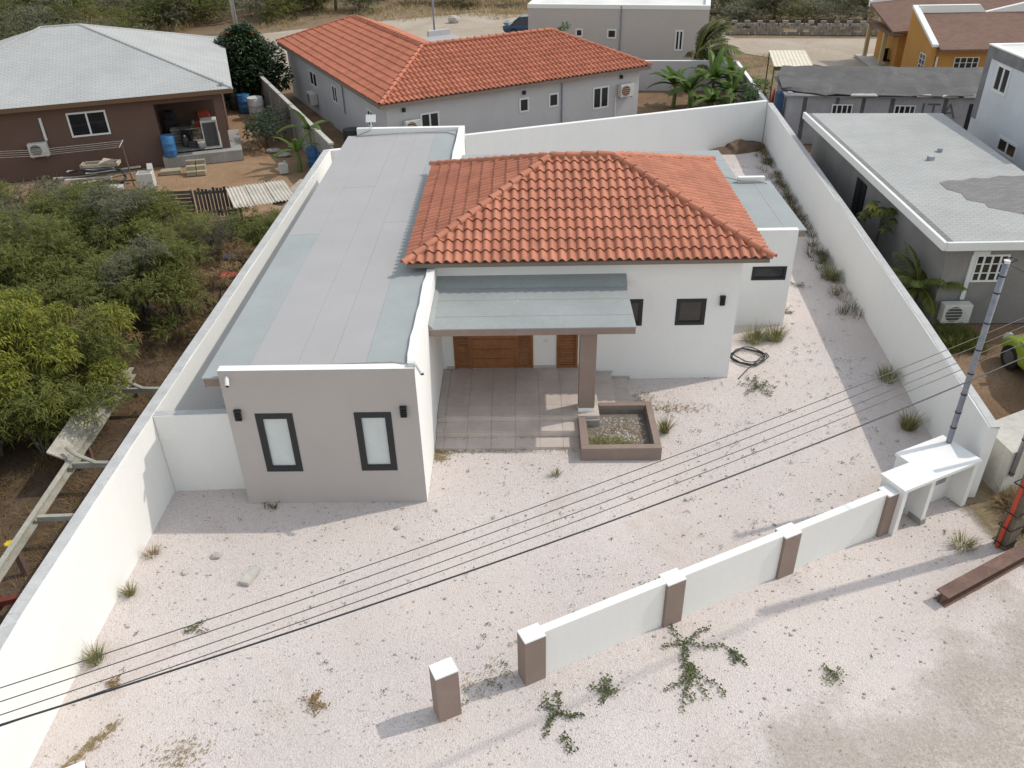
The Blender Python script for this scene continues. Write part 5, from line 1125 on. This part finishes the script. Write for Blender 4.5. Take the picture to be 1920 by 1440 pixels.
# thousands of small sprouts, dry leaves and stones
V, Fc = [], []
def sprout(x, y):
    for _ in range(rnd.randint(4, 9)):
        b = rnd.uniform(0, 6.28); r = rnd.uniform(0, .06); leaf(V, Fc, Vector((x+math.cos(b)*r, y+math.sin(b)*r, .02)), Vector((math.cos(b), math.sin(b), .3)).normalized(), Vector((0, 0, 1)), rnd.uniform(.015, .045), .02, .1)
for _ in range(150): sprout(rnd.uniform(5.5, 11.5), rnd.uniform(-1.2, 7)) if rnd.random() < .8 else sprout(rnd.uniform(8.5, 11.8), rnd.uniform(3, 11))
for _ in range(110):
    u = rnd.uniform(-1, 9.3); p = FF.P(u, abs(rnd.gauss(.3, .45)), 0); sprout(p.x, p.y)
for _ in range(45): sprout(rnd.uniform(-5.4, 9), rnd.uniform(-8, 1.5))
for _ in range(60): sprout(rnd.uniform(10.8, 13), rnd.uniform(14, 23))
o = bpy.data.objects.new('scattered_sprouts', raw_mesh('scattered_sprouts', V, Fc, 'leaf_weed', False)); COL.objects.link(o); o['kind'] = 'stuff'
V, Fc = [], []
def dryleaf(x, y, s=.05, z=.02):
    b = rnd.uniform(0, 6.28); leaf(V, Fc, Vector((x, y, z+rnd.uniform(0, .015))), Vector((math.cos(b), math.sin(b), .1)).normalized(), (Vector((0, 0, 1))+rdir()*.5).normalized(), s*rnd.uniform(.5, 1.3), s*.5, .2)
for _ in range(260): dryleaf(rnd.gauss(5.9, .5), rnd.gauss(3.45, .14)+.1*rnd.random())
for _ in range(160): dryleaf(rnd.gauss(5.2, .16), rnd.gauss(3.9, .25))
for _ in range(200): dryleaf(abs(rnd.gauss(.05, .2))+.02, rnd.gauss(1.62, .13))
for _ in range(160): dryleaf(rnd.uniform(.05, 3.4), 1.83-abs(rnd.gauss(0, .06)))
for _ in range(50): dryleaf(rnd.uniform(.3, 3.2), 2.27-abs(rnd.gauss(0, .03)), .04, .066)
for _ in range(260):
    t_ = rnd.random(); dryleaf(-5.15+.55*t_+rnd.gauss(0, .05), -6.4+.9*t_+rnd.gauss(0, .06), .05)
for _ in range(200): dryleaf(rnd.gauss(-3.4, .25), rnd.gauss(-6.1, .2), .045)
for _ in range(300): dryleaf(rnd.uniform(-5, 11), rnd.uniform(-7, 5), .04)
for _ in range(180): p = FF.P(rnd.uniform(.3, 1.3), rnd.gauss(.25, .16), 0); dryleaf(p.x, p.y, .04)
o = bpy.data.objects.new('dry_leaves', raw_mesh('dry_leaves', V, Fc, 'grass_dry', False)); COL.objects.link(o); o['kind'] = 'stuff'
V, Fc = [], []
def pebble(x, y, s, z=.0):
    b = len(V); a = rnd.uniform(0, 6.28); sx, sy, sz = s*rnd.uniform(.7, 1.3), s*rnd.uniform(.6, 1), s*rnd.uniform(.35, .7)
    for k in range(5): t_ = a+k*1.2566; V.append(Vector((x+math.cos(t_)*sx, y+math.sin(t_)*sy, z)))
    for k in range(5): t_ = a+.3+k*1.2566; V.append(Vector((x+math.cos(t_)*sx*.6, y+math.sin(t_)*sy*.6, z+sz)))
    Fc.extend([(b+k, b+(k+1) % 5, b+5+(k+1) % 5, b+5+k) for k in range(5)]+[tuple(b+5+k for k in range(5))])
for _ in range(5000): pebble(rnd.uniform(-5.6, 11.4), rnd.uniform(-9.5, 6.5), rnd.uniform(.008, .02), .005)
for _ in range(500): pebble(rnd.uniform(-5.6, 11.4), rnd.uniform(-9.5, 1.5), rnd.uniform(.02, .04), .004)
n_p = len(V)
o = bpy.data.objects.new('loose_stones', raw_mesh('loose_stones', V, Fc, 'stone', False)); COL.objects.link(o); o['kind'] = 'stuff'
# planter growth
V, Fc = [], []
for _ in range(60): grass_geo(V, Fc, (rnd.uniform(3.72, 4.6), rnd.uniform(1.62, 2.1), .11), 14, .12, .1, 1.2, .007)
MBp = bpy.data.objects.new('planter_weeds', raw_mesh('planter_weeds', V, Fc, 'grass_green', False)); COL.objects.link(MBp); MBp['kind'] = 'stuff'
V, Fc = [], []
for _ in range(70): grass_geo(V, Fc, (rnd.uniform(3.9, 5.0), rnd.uniform(1.7, 2.6), .11), 10, .09, .12, 1.5, .006)
MBp = bpy.data.objects.new('planter_straw', raw_mesh('planter_straw', V, Fc, 'grass_dry', False)); COL.objects.link(MBp); MBp['kind'] = 'stuff'
V, Fc = [], []
for _ in range(420): pebble(rnd.uniform(3.75, 5.05), rnd.uniform(1.65, 2.95), rnd.uniform(.012, .035), .115)
for _ in range(60): pebble(rnd.gauss(4.55, .14), rnd.gauss(2.1, .14), rnd.uniform(.02, .05), .12)
MBp = bpy.data.objects.new('planter_gravel', raw_mesh('planter_gravel', V, Fc, 'stone', False)); COL.objects.link(MBp); MBp['kind'] = 'stuff'
def rock(label, x, y, s, sx=1., sy=1., sz=.6, name='stone', z=0.):
    bm = bmesh.new(); bmesh.ops.create_icosphere(bm, subdivisions=2, radius=s)
    for v in bm.verts: v.co = Vector((v.co.x*sx, v.co.y*sy, v.co.z*sz))*rnd.uniform(.82, 1.1)
    me = bpy.data.meshes.new(name); bm.to_mesh(me); bm.free(); me.materials.append(MATS['stone']); o = bpy.data.objects.new(name, me); COL.objects.link(o); o.location = (x, y, z+s*sz*.5)
    return tag(o, label, 'stone', 'loose rocks on the gravel')
rock('brownish rock on the gravel in front of the left wall shadow', -4.16, -1.65, .10, 1.2, .9)
rock('small grey rock nearer the left wall', -4.64, -2.1, .08)
rock('small round stone between the grey block and the wires', -1.9, -3.0, .05)
rock('brown stone in front of the taupe wall corner', -.55, -.85, .06, 1.2)
bev(MB(Fr(-3.29, -2.22, 74)).box(-.24, .24, -.105, .105, .0, .09).build('concrete_block', 'concrete_pale', loc=(-3.3, -2.22, 0), label='pale flat concrete block lying on the gravel at left', cat='block'))
hp = []
for i in range(150):
    a = i*.17; r = .42+.06*math.sin(i*.13)+.03*math.sin(i*.7); hp.append((8.36+r*math.cos(a)*1.05+.06*math.sin(i*.05), 5.95+r*math.sin(a)*1.0, .02+.0006*i))
hp += [(8.2, 5.3, .05), (8.0, 5.05, .02), (7.85, 4.85, .015)]
MB().tube(hp, .016, 6).build('hose', 'hose', loc=(8.36, 5.95, 0), label='black garden hose coiled on the gravel beside the main wall', cat='hose')
# heap of dark soil in the rear corner
bm = bmesh.new(); bmesh.ops.create_grid(bm, x_segments=22, y_segments=14, size=1.0)
from mathutils import noise as mn
for v in bm.verts:
    x, y = v.co.x, v.co.y; hgt = max(0, 1-(x*x*.95+y*y*.95))**.8*.34*(1+.5*mn.noise((x*2.5, y*2.5, 3.)))*(1 if x > -.35 else .45)
    v.co = Vector((12.2+x*1.45-y*.18, 25.05+x*.47+y*.75, hgt-.02))
me = bpy.data.meshes.new('soil_heap'); bm.to_mesh(me); bm.free(); me.materials.append(MATS['soil_dark']); o = bpy.data.objects.new('soil_heap', me); COL.objects.link(o); tag(o, 'heap of dark brown soil in the rear corner of the boundary walls', 'soil heap')

# ------------------------------------------------------------------ things in the left yard
def drum(label, x, y, z, r, h, mat, name='drum', tilt=0.):
    t = thing(name, label, 'drum', (x, y, z))
    MB().lathe((x, y, z), [(r*.93, 0), (r, .03), (r, h*.32), (r*1.03, h*.34), (r, h*.36), (r, h*.64), (r*1.03, h*.66), (r, h*.68), (r, h*.95), (r*.94, h)], 18).build('barrel', mat, t, smooth=True)
    MB().lathe((x, y, z), [(r*.96, h), (r*.96, h+.025), (r*.86, h+.02)], 18).build('rim', mat, t)
    return t
bp = LH.P(-2.62, -.28, .48); drum('bright blue plastic drum standing on the porch edge of the brown house', bp.x, bp.y, .48, .30, .92, 'blue_drum')
drum('large white drum by the flowering tree', -12.35, 32.2, 0, .42, 1.05, 'white_drum')
drum('dark blue drum left of the large white drum', -13.35, 33.4, 0, .36, .95, 'blue_drum')
drum('grey drum behind the blue drum beside the brown house', -14.1, 34.2, 0, .36, 1.15, 'ac_dark')
drum('blue drum half hidden behind the small banana plant', -7.35, 23.5, 0, .34, .85, 'blue_drum')
drum('second blue drum between the bananas and the wall corner', -6.75, 22.9, 0, .30, .8, 'blue_drum')
wmh = thing('wash_tub', 'white laundry machine cabinet standing in the sandy yard', 'washing machine', (-14.1, 20.9, 0)); WM = Fr(-14.1, 20.9, 12)
bev(MB(WM).box(-.32, .32, -.28, .28, 0, .72).build('cabinet', 'white_drum', wmh)); MB(WM).box(-.26, .26, -.22, .2, .722, .735).build('lid', 'cloth_pale', wmh); MB(WM).prism([(.1, .12), (.32, .12), (.32, .28), (.1, .28)], .72, [.80, .80, 1.0, 1.0]).build('control_panel', 'white_drum', wmh)
cl = thing('clothes_line', 'dark clothes line post with four sagging lines left of the white machine', 'clothes line', (-14.9, 21.3, 0))
MB().tube([(-14.9, 21.3, 0), (-15.0, 21.4, 1.75)], .03, 7).build('post', 'rust', cl); MB().tube([(-15.02, 21.15, 1.72), (-15.0, 21.6, 1.9)], .022, 6).build('crossarm', 'galvanised', cl)
for i in range(4):
    y = 21.18+i*.13; z = 1.73+i*.05; MB().tube([(-15.03, y, z), (-18.5, y-.55, z-.16), (-22.5, y-1.1, z-.1), (-26, y-1.7, z)], .008, 4).build('line', 'cloth_pale', cl)
# stacked concrete blocks by the platform
bs = Fr(-12.75, 22.5, 14)
for i, (u, v, k) in enumerate(((0, 0, 0), (.43, 0, 0), (0, .24, 1), (.43, .24, 1), (0, .48, 2), (.43, .48, 2))):
    bev(MB(bs.sub(u, v, rnd.uniform(-4, 4))).box(-.2, .2, -.11, .11, 0, .2+.18*k).build('concrete_block', 'brick_beige', loc=bs.P(u, v, 0), label=['front left block of the stack before the porch', 'front right block of the stack before the porch', 'middle left block of the stack before the porch', 'middle right block of the stack before the porch', 'rear left block of the stack before the porch', 'rear right block of the stack before the porch'][i], cat='block', group='blocks stacked before the brown house porch'))
for i in range(2): MB(Fr(-13.8, 22.9, 10+4*i)).box(-.45, .4, -.22, .24, .09*i, .09*i+.075).build('paving_slab', 'brick_beige', loc=(-13.8, 22.9, .09*i), label=('lower', 'upper')[i]+' of two beige slabs beside the block stack', cat='slab')
# cement mixer drum
mx = thing('cement_mixer', 'pink-red cement mixer drum beside the brown house wall', 'cement mixer', (-19.3, 23.5, 0))
MF = Fr(-19.3, 23.4, 18.5)
MB(MF).tube([(0, .35, .62), (0, .15, .6), (0, -.1, .58), (0, -.32, .55), (0, -.36, .545)], [.2, .36, .38, .26, .25], 16).build('mixer_drum', 'pink_drum', mx, smooth=False)
MB(MF).tube([(0, -.362, .545), (0, -.366, .545)], .21, 14).build('mouth', 'black_plastic', mx)
for u in (-.3, .3): MB(MF).tube([(u, .1, 0), (u*.9, .1, .6)], .025, 5).build('leg', 'rust', mx)
MB(MF).box(.45, .85, -.1, .25, .1, .5).build('mixer_motor', 'pale_wood', mx)
# heap of boards
hp_ = thing('board_heap', 'untidy heap of old boards, frames and a black hose in the yard', 'board heap', (-16.4, 21.6, 0))
JF = Fr(-16.6, 21.4, 10)
for i in range(20):
    u, v, a = rnd.uniform(-1.9, 1.5), rnd.uniform(-1.2, 1.0), rnd.choice((0, 0, 0, 8, -12, 25, 70))+rnd.uniform(-8, 8); L = rnd.uniform(1.0, 2.4); z = .05+.03*i
    F = JF.sub(u*.6, v*.7, a); MB(F).prism([(-L/2, -.09), (L/2, -.09), (L/2, .09), (-L/2, .09)], [z, z+rnd.uniform(-.1, .12), z, z], [z+.03, z+.12, z+.04, z+.03]).build('board', rnd.choice(('old_wood', 'pale_wood', 'concrete_pale', 'old_wood')), hp_)
for a, b, c, d in ((-.6, .9, .55, .62), (-.6, .9, 1.05, 1.12), (-.65, -.55, .55, 1.12), (.85, .95, .55, 1.12), (.1, .17, .62, 1.05)): MB(JF).box(a, b, c, d, .62, .75).build('frame_bar', 'pale_wood', hp_)
MB(JF).prism([(.2, .5), (.85, .45), (.7, .95), (.3, 1.0)], [.76]*4, [.8, 1.0, .82, .9]).build('board', 'pale_wood', hp_)
MB(JF).tube([(-1.0, .2, .6), (-.5, .0, .72), (.1, -.25, .7), (.7, -.1, .72), (1.2, -.1, .65), (1.45, -.5, .4), (1.3, -.9, .3)], .05, 7).build('black_hose', 'hose', hp_)
MB(JF).prism([(-1.4, -1.6), (1.4, -1.2), (1.4, -.7), (-1.3, -1.1)], [.1]*4, [.16, .22, .3, .2]).build('board', 'concrete_pale', hp_)
# bundle of pipes by the porch
pb = thing('pipe_bundle', 'tangle of pale plastic pipes beside the porch pier', 'pipes', (-11.2, 29.2, 0))
for i in range(9):
    a = rnd.uniform(0, 3.1); p = Vector((-11.3+rnd.uniform(-.2, .6), 29.0+rnd.uniform(-.7, .7), 0)); d = Vector((math.cos(a), math.sin(a), 0))*rnd.uniform(.4, .9)
    MB().tube([tuple(p-d+Vector((0, 0, .05))), tuple(p+Vector((0, 0, rnd.uniform(.3, .75)))), tuple(p+d+Vector((0, 0, .08)))], .02, 5).build('pipe', 'plastic_white', pb)
# clutter stored on the porch of the brown house
def pstuff(name, label, cat, u, v, fn, z=.48):
    t = thing(name, label, cat, LH.P(u, v, z)); fn(LH.sub(u, v, 0), t, z); return t
pstuff('freezer', 'grey appliance lying back against the pier on the brown house porch', 'freezer', -.75, .75, lambda F, t, z: (bev(MB(F).box(-.36, .36, -.3, .3, z, z+1.25).build('cabinet', 'ac_white', t)), MB(F).box(-.30, .30, -.308, -.302, z+.05, z+1.15).build('back_panel', 'ac_dark', t)))
def sacks(F, t, z):
    for k in range(5): bev(MB(F.sub(rnd.uniform(-.05, .05), 0, rnd.uniform(-8, 8))).box(-.26, .26, -.2, .2, z+.14*k, z+.14*k+.13).build('sack', 'cloth_pale', t), .04)
pstuff('sack_pile', 'pile of pale sacks at the back of the brown house porch', 'sacks', -2.3, 1.9, sacks)
def table(F, t, z):
    MB(F).box(-.5, .5, -.3, .3, z+.7, z+.75).build('table_top', 'pale_wood', t)
    for a in (-.46, .41):
        for b in (-.27, .22): MB(F).box(a, a+.05, b, b+.05, z, z+.7).build('leg', 'concrete_pale', t)
pstuff('work_table', 'small table loaded with clutter on the brown house porch', 'table', -1.35, 1.6, table)
pstuff('red_crate', 'orange-red crate on the small porch table', 'crate', -1.15, 1.6, lambda F, t, z: (MB(F).box(-.25, .25, -.2, .2, z, z+.05).box(-.25, .25, -.2, -.17, z+.05, z+.28).box(-.25, .25, .17, .2, z+.05, z+.28).box(-.25, -.22, -.17, .17, z+.05, z+.28).box(.22, .25, -.17, .17, z+.05, z+.28).build('crate_box', 'cloth_red', t), MB(F).box(-.2, .2, -.15, .15, z+.2, z+.36).build('contents', 'cloth_dark', t)), z=1.23)
pstuff('dark_cabinet', 'dark cabinet in the middle of the brown house porch', 'cabinet', -1.9, 1.55, lambda F, t, z: (MB(F).box(-.25, .25, -.25, .25, z, z+.85).build('cabinet', 'ac_dark', t), MB(F).box(-.2, .2, -.26, -.252, z+.1, z+.7).build('cabinet_door', 'black_plastic', t)))
pstuff('paint_bucket', 'pale blue bucket in front of the grey appliance', 'bucket', -1.25, .3, lambda F, t, z: (MB(F).lathe((0, 0, z), [(.12, 0), (.15, .3), (.16, .31), (.15, .33)], 12).build('bucket_body', 'plastic_white', t, smooth=True), MB(F).lathe((0, 0, z), [(.13, .331), (.02, .335)], 12).build('bucket_lid', 'cloth_pale', t)))
pstuff('gas_bottle', 'small dark canister beside the sacks on the porch', 'canister', -1.95, 1.0, lambda F, t, z: (MB(F).lathe((0, 0, z), [(.13, 0), (.16, .05), (.16, .35), (.1, .45), (.05, .47)], 12).build('bottle', 'ac_dark', t, smooth=True), MB(F).lathe((0, 0, z), [(.05, .47), (.05, .55)], 8).build('valve', 'plastic_white', t)))
for nm, lab, cat, u, v, sx, sy, z, hh, mt_ in (('cardboard_box', 'brown box stacked beside the dark cabinet on the porch', 'box', -1.45, 2.3, .25, .2, .48, .9, 'pale_wood'), ('rag_heap', 'heap of dark red cloth on top of the porch clutter', 'cloth', -1.0, 2.4, .4, .3, .48, 1.25, 'cloth_red'), ('dark_bundle', 'dark bundle hanging over the sacks at the porch back wall', 'bundle', -2.55, 2.6, .3, .25, .48, 1.35, 'cloth_dark'), ('tool_box', 'grey tool box on the porch floor beside the canister', 'box', -1.6, .75, .22, .16, .48, .3, 'ac_dark'), ('white_carton', 'white carton leaning on the upright grey appliance', 'box', -.75, 1.35, .3, .18, .48, 1.1, 'concrete_pale')):
    def fill(F, t, z, sx=sx, sy=sy, hh=hh, mt_=mt_):
        for k in range(4): bev(MB(F.sub(rnd.uniform(-.04, .04), rnd.uniform(-.03, .03), rnd.uniform(-12, 12))).box(-sx*(1-.1*k), sx*(1-.1*k), -sy, sy, z+hh*k/4, z+hh*(k+1)/4-.01).build('layer', mt_, t), .03)
    pstuff(nm, lab, cat, u, v, fill, z)
# pallet fence and lean-to
for i, (x, y, a, n, L, lab) in enumerate(((-13.3, 17.0, 6, 7, 1.9, 'leftmost horizontal-slatted pallet of the makeshift fence'), (-11.6, 17.2, 5, 7, 1.7, 'middle horizontal-slatted pallet of the makeshift fence'))):
    F = Fr(x, y, a); t = thing('pallet', lab, 'pallet', (x, y, 0), 'pallets set up as a fence')
    for k in range(n): MB(F).box(-L/2, L/2, -.02, .0, .08+k*.155, .08+k*.155+.125).build('slat', 'old_wood', t)
    for u in (-L/2+.03, 0, L/2-.08): MB(F).box(u, u+.06, 0, .09, 0, 1.15).build('upright', 'old_wood', t)
F = Fr(-9.95, 17.4, 8); t = thing('pallet', 'vertical-slatted pallet next to the corrugated lean-to', 'pallet', (-9.95, 17.4, 0), 'pallets set up as a fence')
for k in range(11): MB(F).box(-.75+k*.14, -.75+k*.14+.105, -.02, 0, .02, 1.15+rnd.uniform(-.06, .06)).build('slat', 'old_wood', t)
for z in (.15, .95): MB(F).box(-.76, .78, 0, .06, z, z+.1).build('rail', 'old_wood', t)
lt = thing('lean_to', 'low lean-to roofed with pale corrugated sheets beside the boundary wall', 'lean-to', (-8, 16.5, 0))
for i in range(3):
    F = Fr(-9.3+i*.70, 16.9+i*.225, 17+i); lv, lf = [], []; n = 24
    for k in range(n+1):
        for j in (0, 1): lv.append(F.P(.78*k/n+.28*(1-j), -1.75*(1-j)+.35*j, 1.12+.10*j+.034*math.sin(k*2*math.pi/4)+.02*i))
    o = MB().add(lv, [(2*k, 2*k+2, 2*k+3, 2*k+1) for k in range(n)]).build('corrugated_sheet', 'corrugated', lt, smooth=True)
for x, y in ((-8.8, 15.5), (-6.6, 15.9), (-8.9, 17.0), (-6.9, 17.8)): MB().box(x-.04, x+.04, y-.04, y+.04, 0, 1.08).build('post', 'old_wood', lt)
MB(Fr(-6.75, 16.9, 70)).prism([(-1.0, -.2), (1.0, -.2), (1.0, .22), (-1.0, .22)], [.95, 1.25, 1.25, .95], [1.0, 1.3, 1.3, 1.0]).build('plank', 'pale_wood', loc=(-6.75, 16.9, 0), label='wide pale plank resting between the lean-to and the boundary wall', cat='plank')
# bits among the bushes
for nm, lab, x, y, a, w_, d_, z, mt_ in (('red_sheet', 'red metal sheet lying against the left boundary wall', -7.5, 11.05, 6, .95, .35, .42, 'red_sheet'), ('blue_scrap', 'dark blue scrap panel under the grey bush', -7.9, 12.9, 10, .9, .4, .3, 'blue_sheet'), ('white_bag', 'crumpled white bag among the bushes near the pallets', -11.2, 15.3, 20, .45, .3, .75, 'plastic_white'), ('white_sheet', 'white plastic sheet at the left edge among the bushes', -14.1, 7.2, 30, .6, .5, 1.7, 'plastic_white')):
    F = Fr(x, y, a); lv, lf = [], []
    for j in range(5):
        for k in range(7): lv.append(F.P(-w_/2+w_*k/6, -d_/2+d_*j/4, z+rnd.uniform(-.03, .03)))
    o = MB().add(lv, [(j*7+k, j*7+k+1, (j+1)*7+k+1, (j+1)*7+k) for j in range(4) for k in range(6)]).build(nm, mt_, loc=(x, y, z), label=lab, cat='scrap'); sm_ = o.modifiers.new('thick', 'SOLIDIFY'); sm_.thickness = .015
jr = thing('jerrycan', 'white plastic canister beside the small banana plant', 'canister', (-8.6, 22.6, 0)); bev(MB(Fr(-8.6, 22.6, 20)).box(-.2, .2, -.14, .14, 0, .48).build('body', 'white_drum', jr), .05); MB(Fr(-8.6, 22.6, 20)).tube([(.1, 0, .48), (.1, 0, .56)], .05, 8).build('cap', 'white_drum', jr)
for i, (x, y) in enumerate(((-9.3, 25.2), (-9.9, 25.9), (-8.9, 26.5))): rock(('pale broken slab under the dark yard shrub', 'pale rubble lump left of the yard shrub', 'pale rubble lump at the foot of the panel wall')[i], x, y, .32, 1.4, .8, .35, 'rubble')
# steel frame lying along the outside of the boundary wall
sf = thing('steel_frame', 'long pale steel ladder frame lying outside the left boundary wall', 'steel frame', (-7.7, -1, 0))
SF_ = Fr(-7.45, -4.6, 92.5)
MB(SF_).box(-1.5, 9.2, .35, .37, .55, .78).box(-1.5, 9.2, .25, .35, .55, .57).box(-1.5, 9.2, .25, .35, .76, .78).build('rail', 'steel_pale', sf)
MB(SF_).box(-1.5, 1.9, -.72, -.7, .55, .78).box(-1.5, 1.9, -.80, -.72, .55, .57).build('rail', 'steel_pale', sf)
for u in (3.4, 5.15, 8.2): MB(SF_).box(u, u+.09, -1.2, .25, .60, .72).build('crossbar', 'steel_pale', sf)
for u in (5.15, 8.2): MB(SF_).tube([(u+.2, .35, 1.05), (u+.05, .1, .95), (u, -.3, .75), (u+.04, -.6, .7)], .045, 6).build('brace', 'steel_pale', sf)
for u in (-1.2, 2.5, 6.0, 9.0): MB(SF_).box(u, u+.1, .26, .36, -.05, .55).build('leg', 'rust', sf)
MB(SF_).prism([(5.2, .38), (9.0, .38), (9.0, .72), (5.2, .72)], [.80, .80, 1.0, 1.0], [.84, .84, 1.05, 1.05]).build('side_board', 'panel_old', sf)
MB(SF_).box(5.2, 9.0, .355, .40, .40, .84).build('side_board', 'panel_old', sf)
rf = thing('red_axle', 'rusty red steel axle at the near end of the steel frame', 'axle', (-7.6, -3.4, 0))
MB(Fr(-7.75, -3.2, 20)).box(-.5, .6, -.06, .06, .3, .42).build('axle_beam', 'red_steel', rf); MB(Fr(-7.75, -3.2, 20)).prism([(-.35, -.5), (-.1, -.5), (.1, .1), (-.15, .1)], .2, .5).build('axle_arm', 'red_steel', rf)
fl = thing('yellow_flower', 'single yellow bloom at the left edge above the steel frame', 'flower', (-8.2, -1.75, 0))
MB().tube([(-8.2, -1.75, 0), (-8.2, -1.75, .5)], .008, 4).build('stem', 'stem_green', fl); lv, lf = [], []
for k in range(10): leaf(lv, lf, Vector((-8.2, -1.75, .5)), Vector((math.cos(k*.63), math.sin(k*.63), .35)).normalized(), Vector((0, 0, 1)), .11, .06, .1)
MB().add(lv, lf).build('petals', 'flower_yellow', fl)

# ------------------------------------------------------------------ far objects
fp = steel_pole('lamp_pole', -21.2, 58.8, 0, 10, .17, 'concrete_pale', 'thick pale pole beside the sandy track at the top left', (), cat='pole')
MB().tube([(-21.0, 58.6, 0), (-21.0, 58.6, 10)], .05, 6).build('conduit', 'pipe_blue', fp)
rock('pale boulder standing in the sandy turning circle', -3.6, 61.2, .5, 1.0, .8, .8, 'boulder')
wt = thing('water_cistern', 'small white tank behind the carport roof', 'tank', RH.P(9.5, 15.2, 0)); MB(RH).box(9.1, 10.1, 14.8, 15.6, 0, 2.3).build('plinth', 'neighbour_grey', wt); MB(RH).box(9.15, 9.95, 14.9, 15.5, 2.3, 2.85).build('tank', 'white_drum', wt)
def car(name, label, loc, ang, L, W, H, paint, prof_roof, wheel_r=.31, spoiler=False):
    """Body lofted from cross-sections along the length (front at +u): side profile with belt line, then glasshouse, wheels and lights."""
    F = Fr(loc[0], loc[1], ang); t = thing(name, label, 'car', loc)
    secs = [(-.5, .55, .80, .62), (-.48, .30, .90, .74), (-.40, .22, .97, .80), (-.2, .20, 1.0, .82), (0, .20, 1.0, .80), (.2, .20, 1.0, .78), (.34, .20, .99, .74), (.44, .24, .92, .64), (.49, .32, .80, .52), (.5, .42, .72, .46)]
    V, Fc = [], []; n = 10
    for s_, zb, wf, zt in secs:
        w = W/2*wf; zt = zt*H/1.45*1.12
        ring = [(-w*.86, zb), (-w, zb+.10), (-w*1.0, zb+(zt-zb)*.55), (-w*.96, zt-.05), (-w*.82, zt), (w*.82, zt), (w*.96, zt-.05), (w, zb+(zt-zb)*.55), (w, zb+.10), (w*.86, zb)]
        V += [F.P(s_*L, a, b) for a, b in ring]
    for i in range(len(secs)-1):
        for k in range(n): Fc.append((i*n+k, (i+1)*n+k, (i+1)*n+(k+1) % n, i*n+(k+1) % n))
    Fc += [tuple(range(n)), tuple(reversed(range((len(secs)-1)*n, len(secs)*n)))]
    body = MB().add(V, Fc).build('body', paint, t, smooth=True)
    m_ = body.modifiers.new('sub', 'SUBSURF'); m_.levels = 1; m_.render_levels = 2
    # cabin
    V, Fc = [], []; zb = .86*H/1.45
    for s_, w, z in prof_roof:
        w = W/2*w; V += [F.P(s_*L, -w, z), F.P(s_*L, w, z)]
    k = len(prof_roof)
    cab = []; lo = [F.P(prof_roof[0][0]*L, -W*.45, zb), F.P(prof_roof[0][0]*L, W*.45, zb), F.P(prof_roof[-1][0]*L, -W*.45, zb), F.P(prof_roof[-1][0]*L, W*.45, zb)]
    for i in range(k-1): Fc.append((2*i, 2*i+1, 2*i+3, 2*i+2))
    Fc.append(tuple(2*i for i in reversed(range(k)))); Fc.append(tuple(2*i+1 for i in range(k))); Fc.append((0, 2*k-2, 2*k-1, 1))
    MB().add(V, Fc).build('cabin_glass', 'car_glass', t)
    r = prof_roof[1:-1]; V = [F.P(s_*L*1.0, sg*W/2*(w+.012), z+.012) for s_, w, z in r for sg in (-1, 1)]; kk = len(r)
    ro = MB().add(V, [(2*i, 2*i+1, 2*i+3, 2*i+2) for i in range(kk-1)]).build('roof_panel', paint, t); so_ = ro.modifiers.new('thick', 'SOLIDIFY'); so_.thickness = .03
    for i in (0, k-2):
        for sg in (-1, 1):
            p, q_ = prof_roof[i], prof_roof[i+1]; MB(F).tube([(p[0]*L, sg*W/2*(p[1]+.005), p[2]), (q_[0]*L, sg*W/2*(q_[1]+.005), q_[2])], .035, 5).build('pillar', paint, t)
    for sg in (-1, 1):
        for s_ in (-.30, .315):
            wl = MB(F).tube([(s_*L, sg*(W/2-.20), wheel_r), (s_*L, sg*(W/2+.005), wheel_r)], wheel_r, 20).build('wheel', 'rubber', t)
            MB(F).tube([(s_*L, sg*(W/2-.02), wheel_r), (s_*L, sg*(W/2+.012), wheel_r)], wheel_r*.62, 14).build('rim', 'rim' if paint == 'car_blue' else 'ac_dark', wl)
        MB(F).tube([(.462*L, sg*W*.34, .60*H/1.45), (.475*L, sg*W*.33, .60*H/1.45)], .13, 10).build('headlight', 'lamp_glass', t)
        MB(F).box(-.497*L, -.47*L, sg*W*.36-.1, sg*W*.36+.1, .66*H/1.45, .80*H/1.45).build('tail_light', 'tail_red', t)
        MB(F).box(.17*L, .21*L, sg*(W/2+.08)-.07, sg*(W/2+.08)+.07, .90*H/1.45, 1.03*H/1.45).build('mirror', paint, t)
    if spoiler: MB(F).box(-.49*L, -.43*L, -W*.38, W*.38, .97*H/1.45, 1.02*H/1.45).box(-.47*L, -.45*L, -W*.3, -W*.26, .85, .98*H/1.45).box(-.47*L, -.45*L, W*.26, W*.3, .85, .98*H/1.45).build('spoiler', paint, t)
    return t
car('sedan', 'dark blue sedan parked behind the beige building', (2.95, 54.6, 0), -8, 4.5, 1.72, 1.42, 'car_blue', [(-.36, .86, .84), (-.20, .70, 1.36), (.0, .68, 1.42), (.10, .68, 1.40), (.27, .86, .86)], .31, True)
car('hatchback', 'lime green hatchback parked in the yard at the right edge', (16.05, 4.2, 0), 97, 3.7, 1.66, 1.5, 'car_green', [(-.46, .84, .92), (-.40, .74, 1.40), (-.1, .72, 1.5), (.06, .72, 1.46), (.27, .86, .92)], .33)
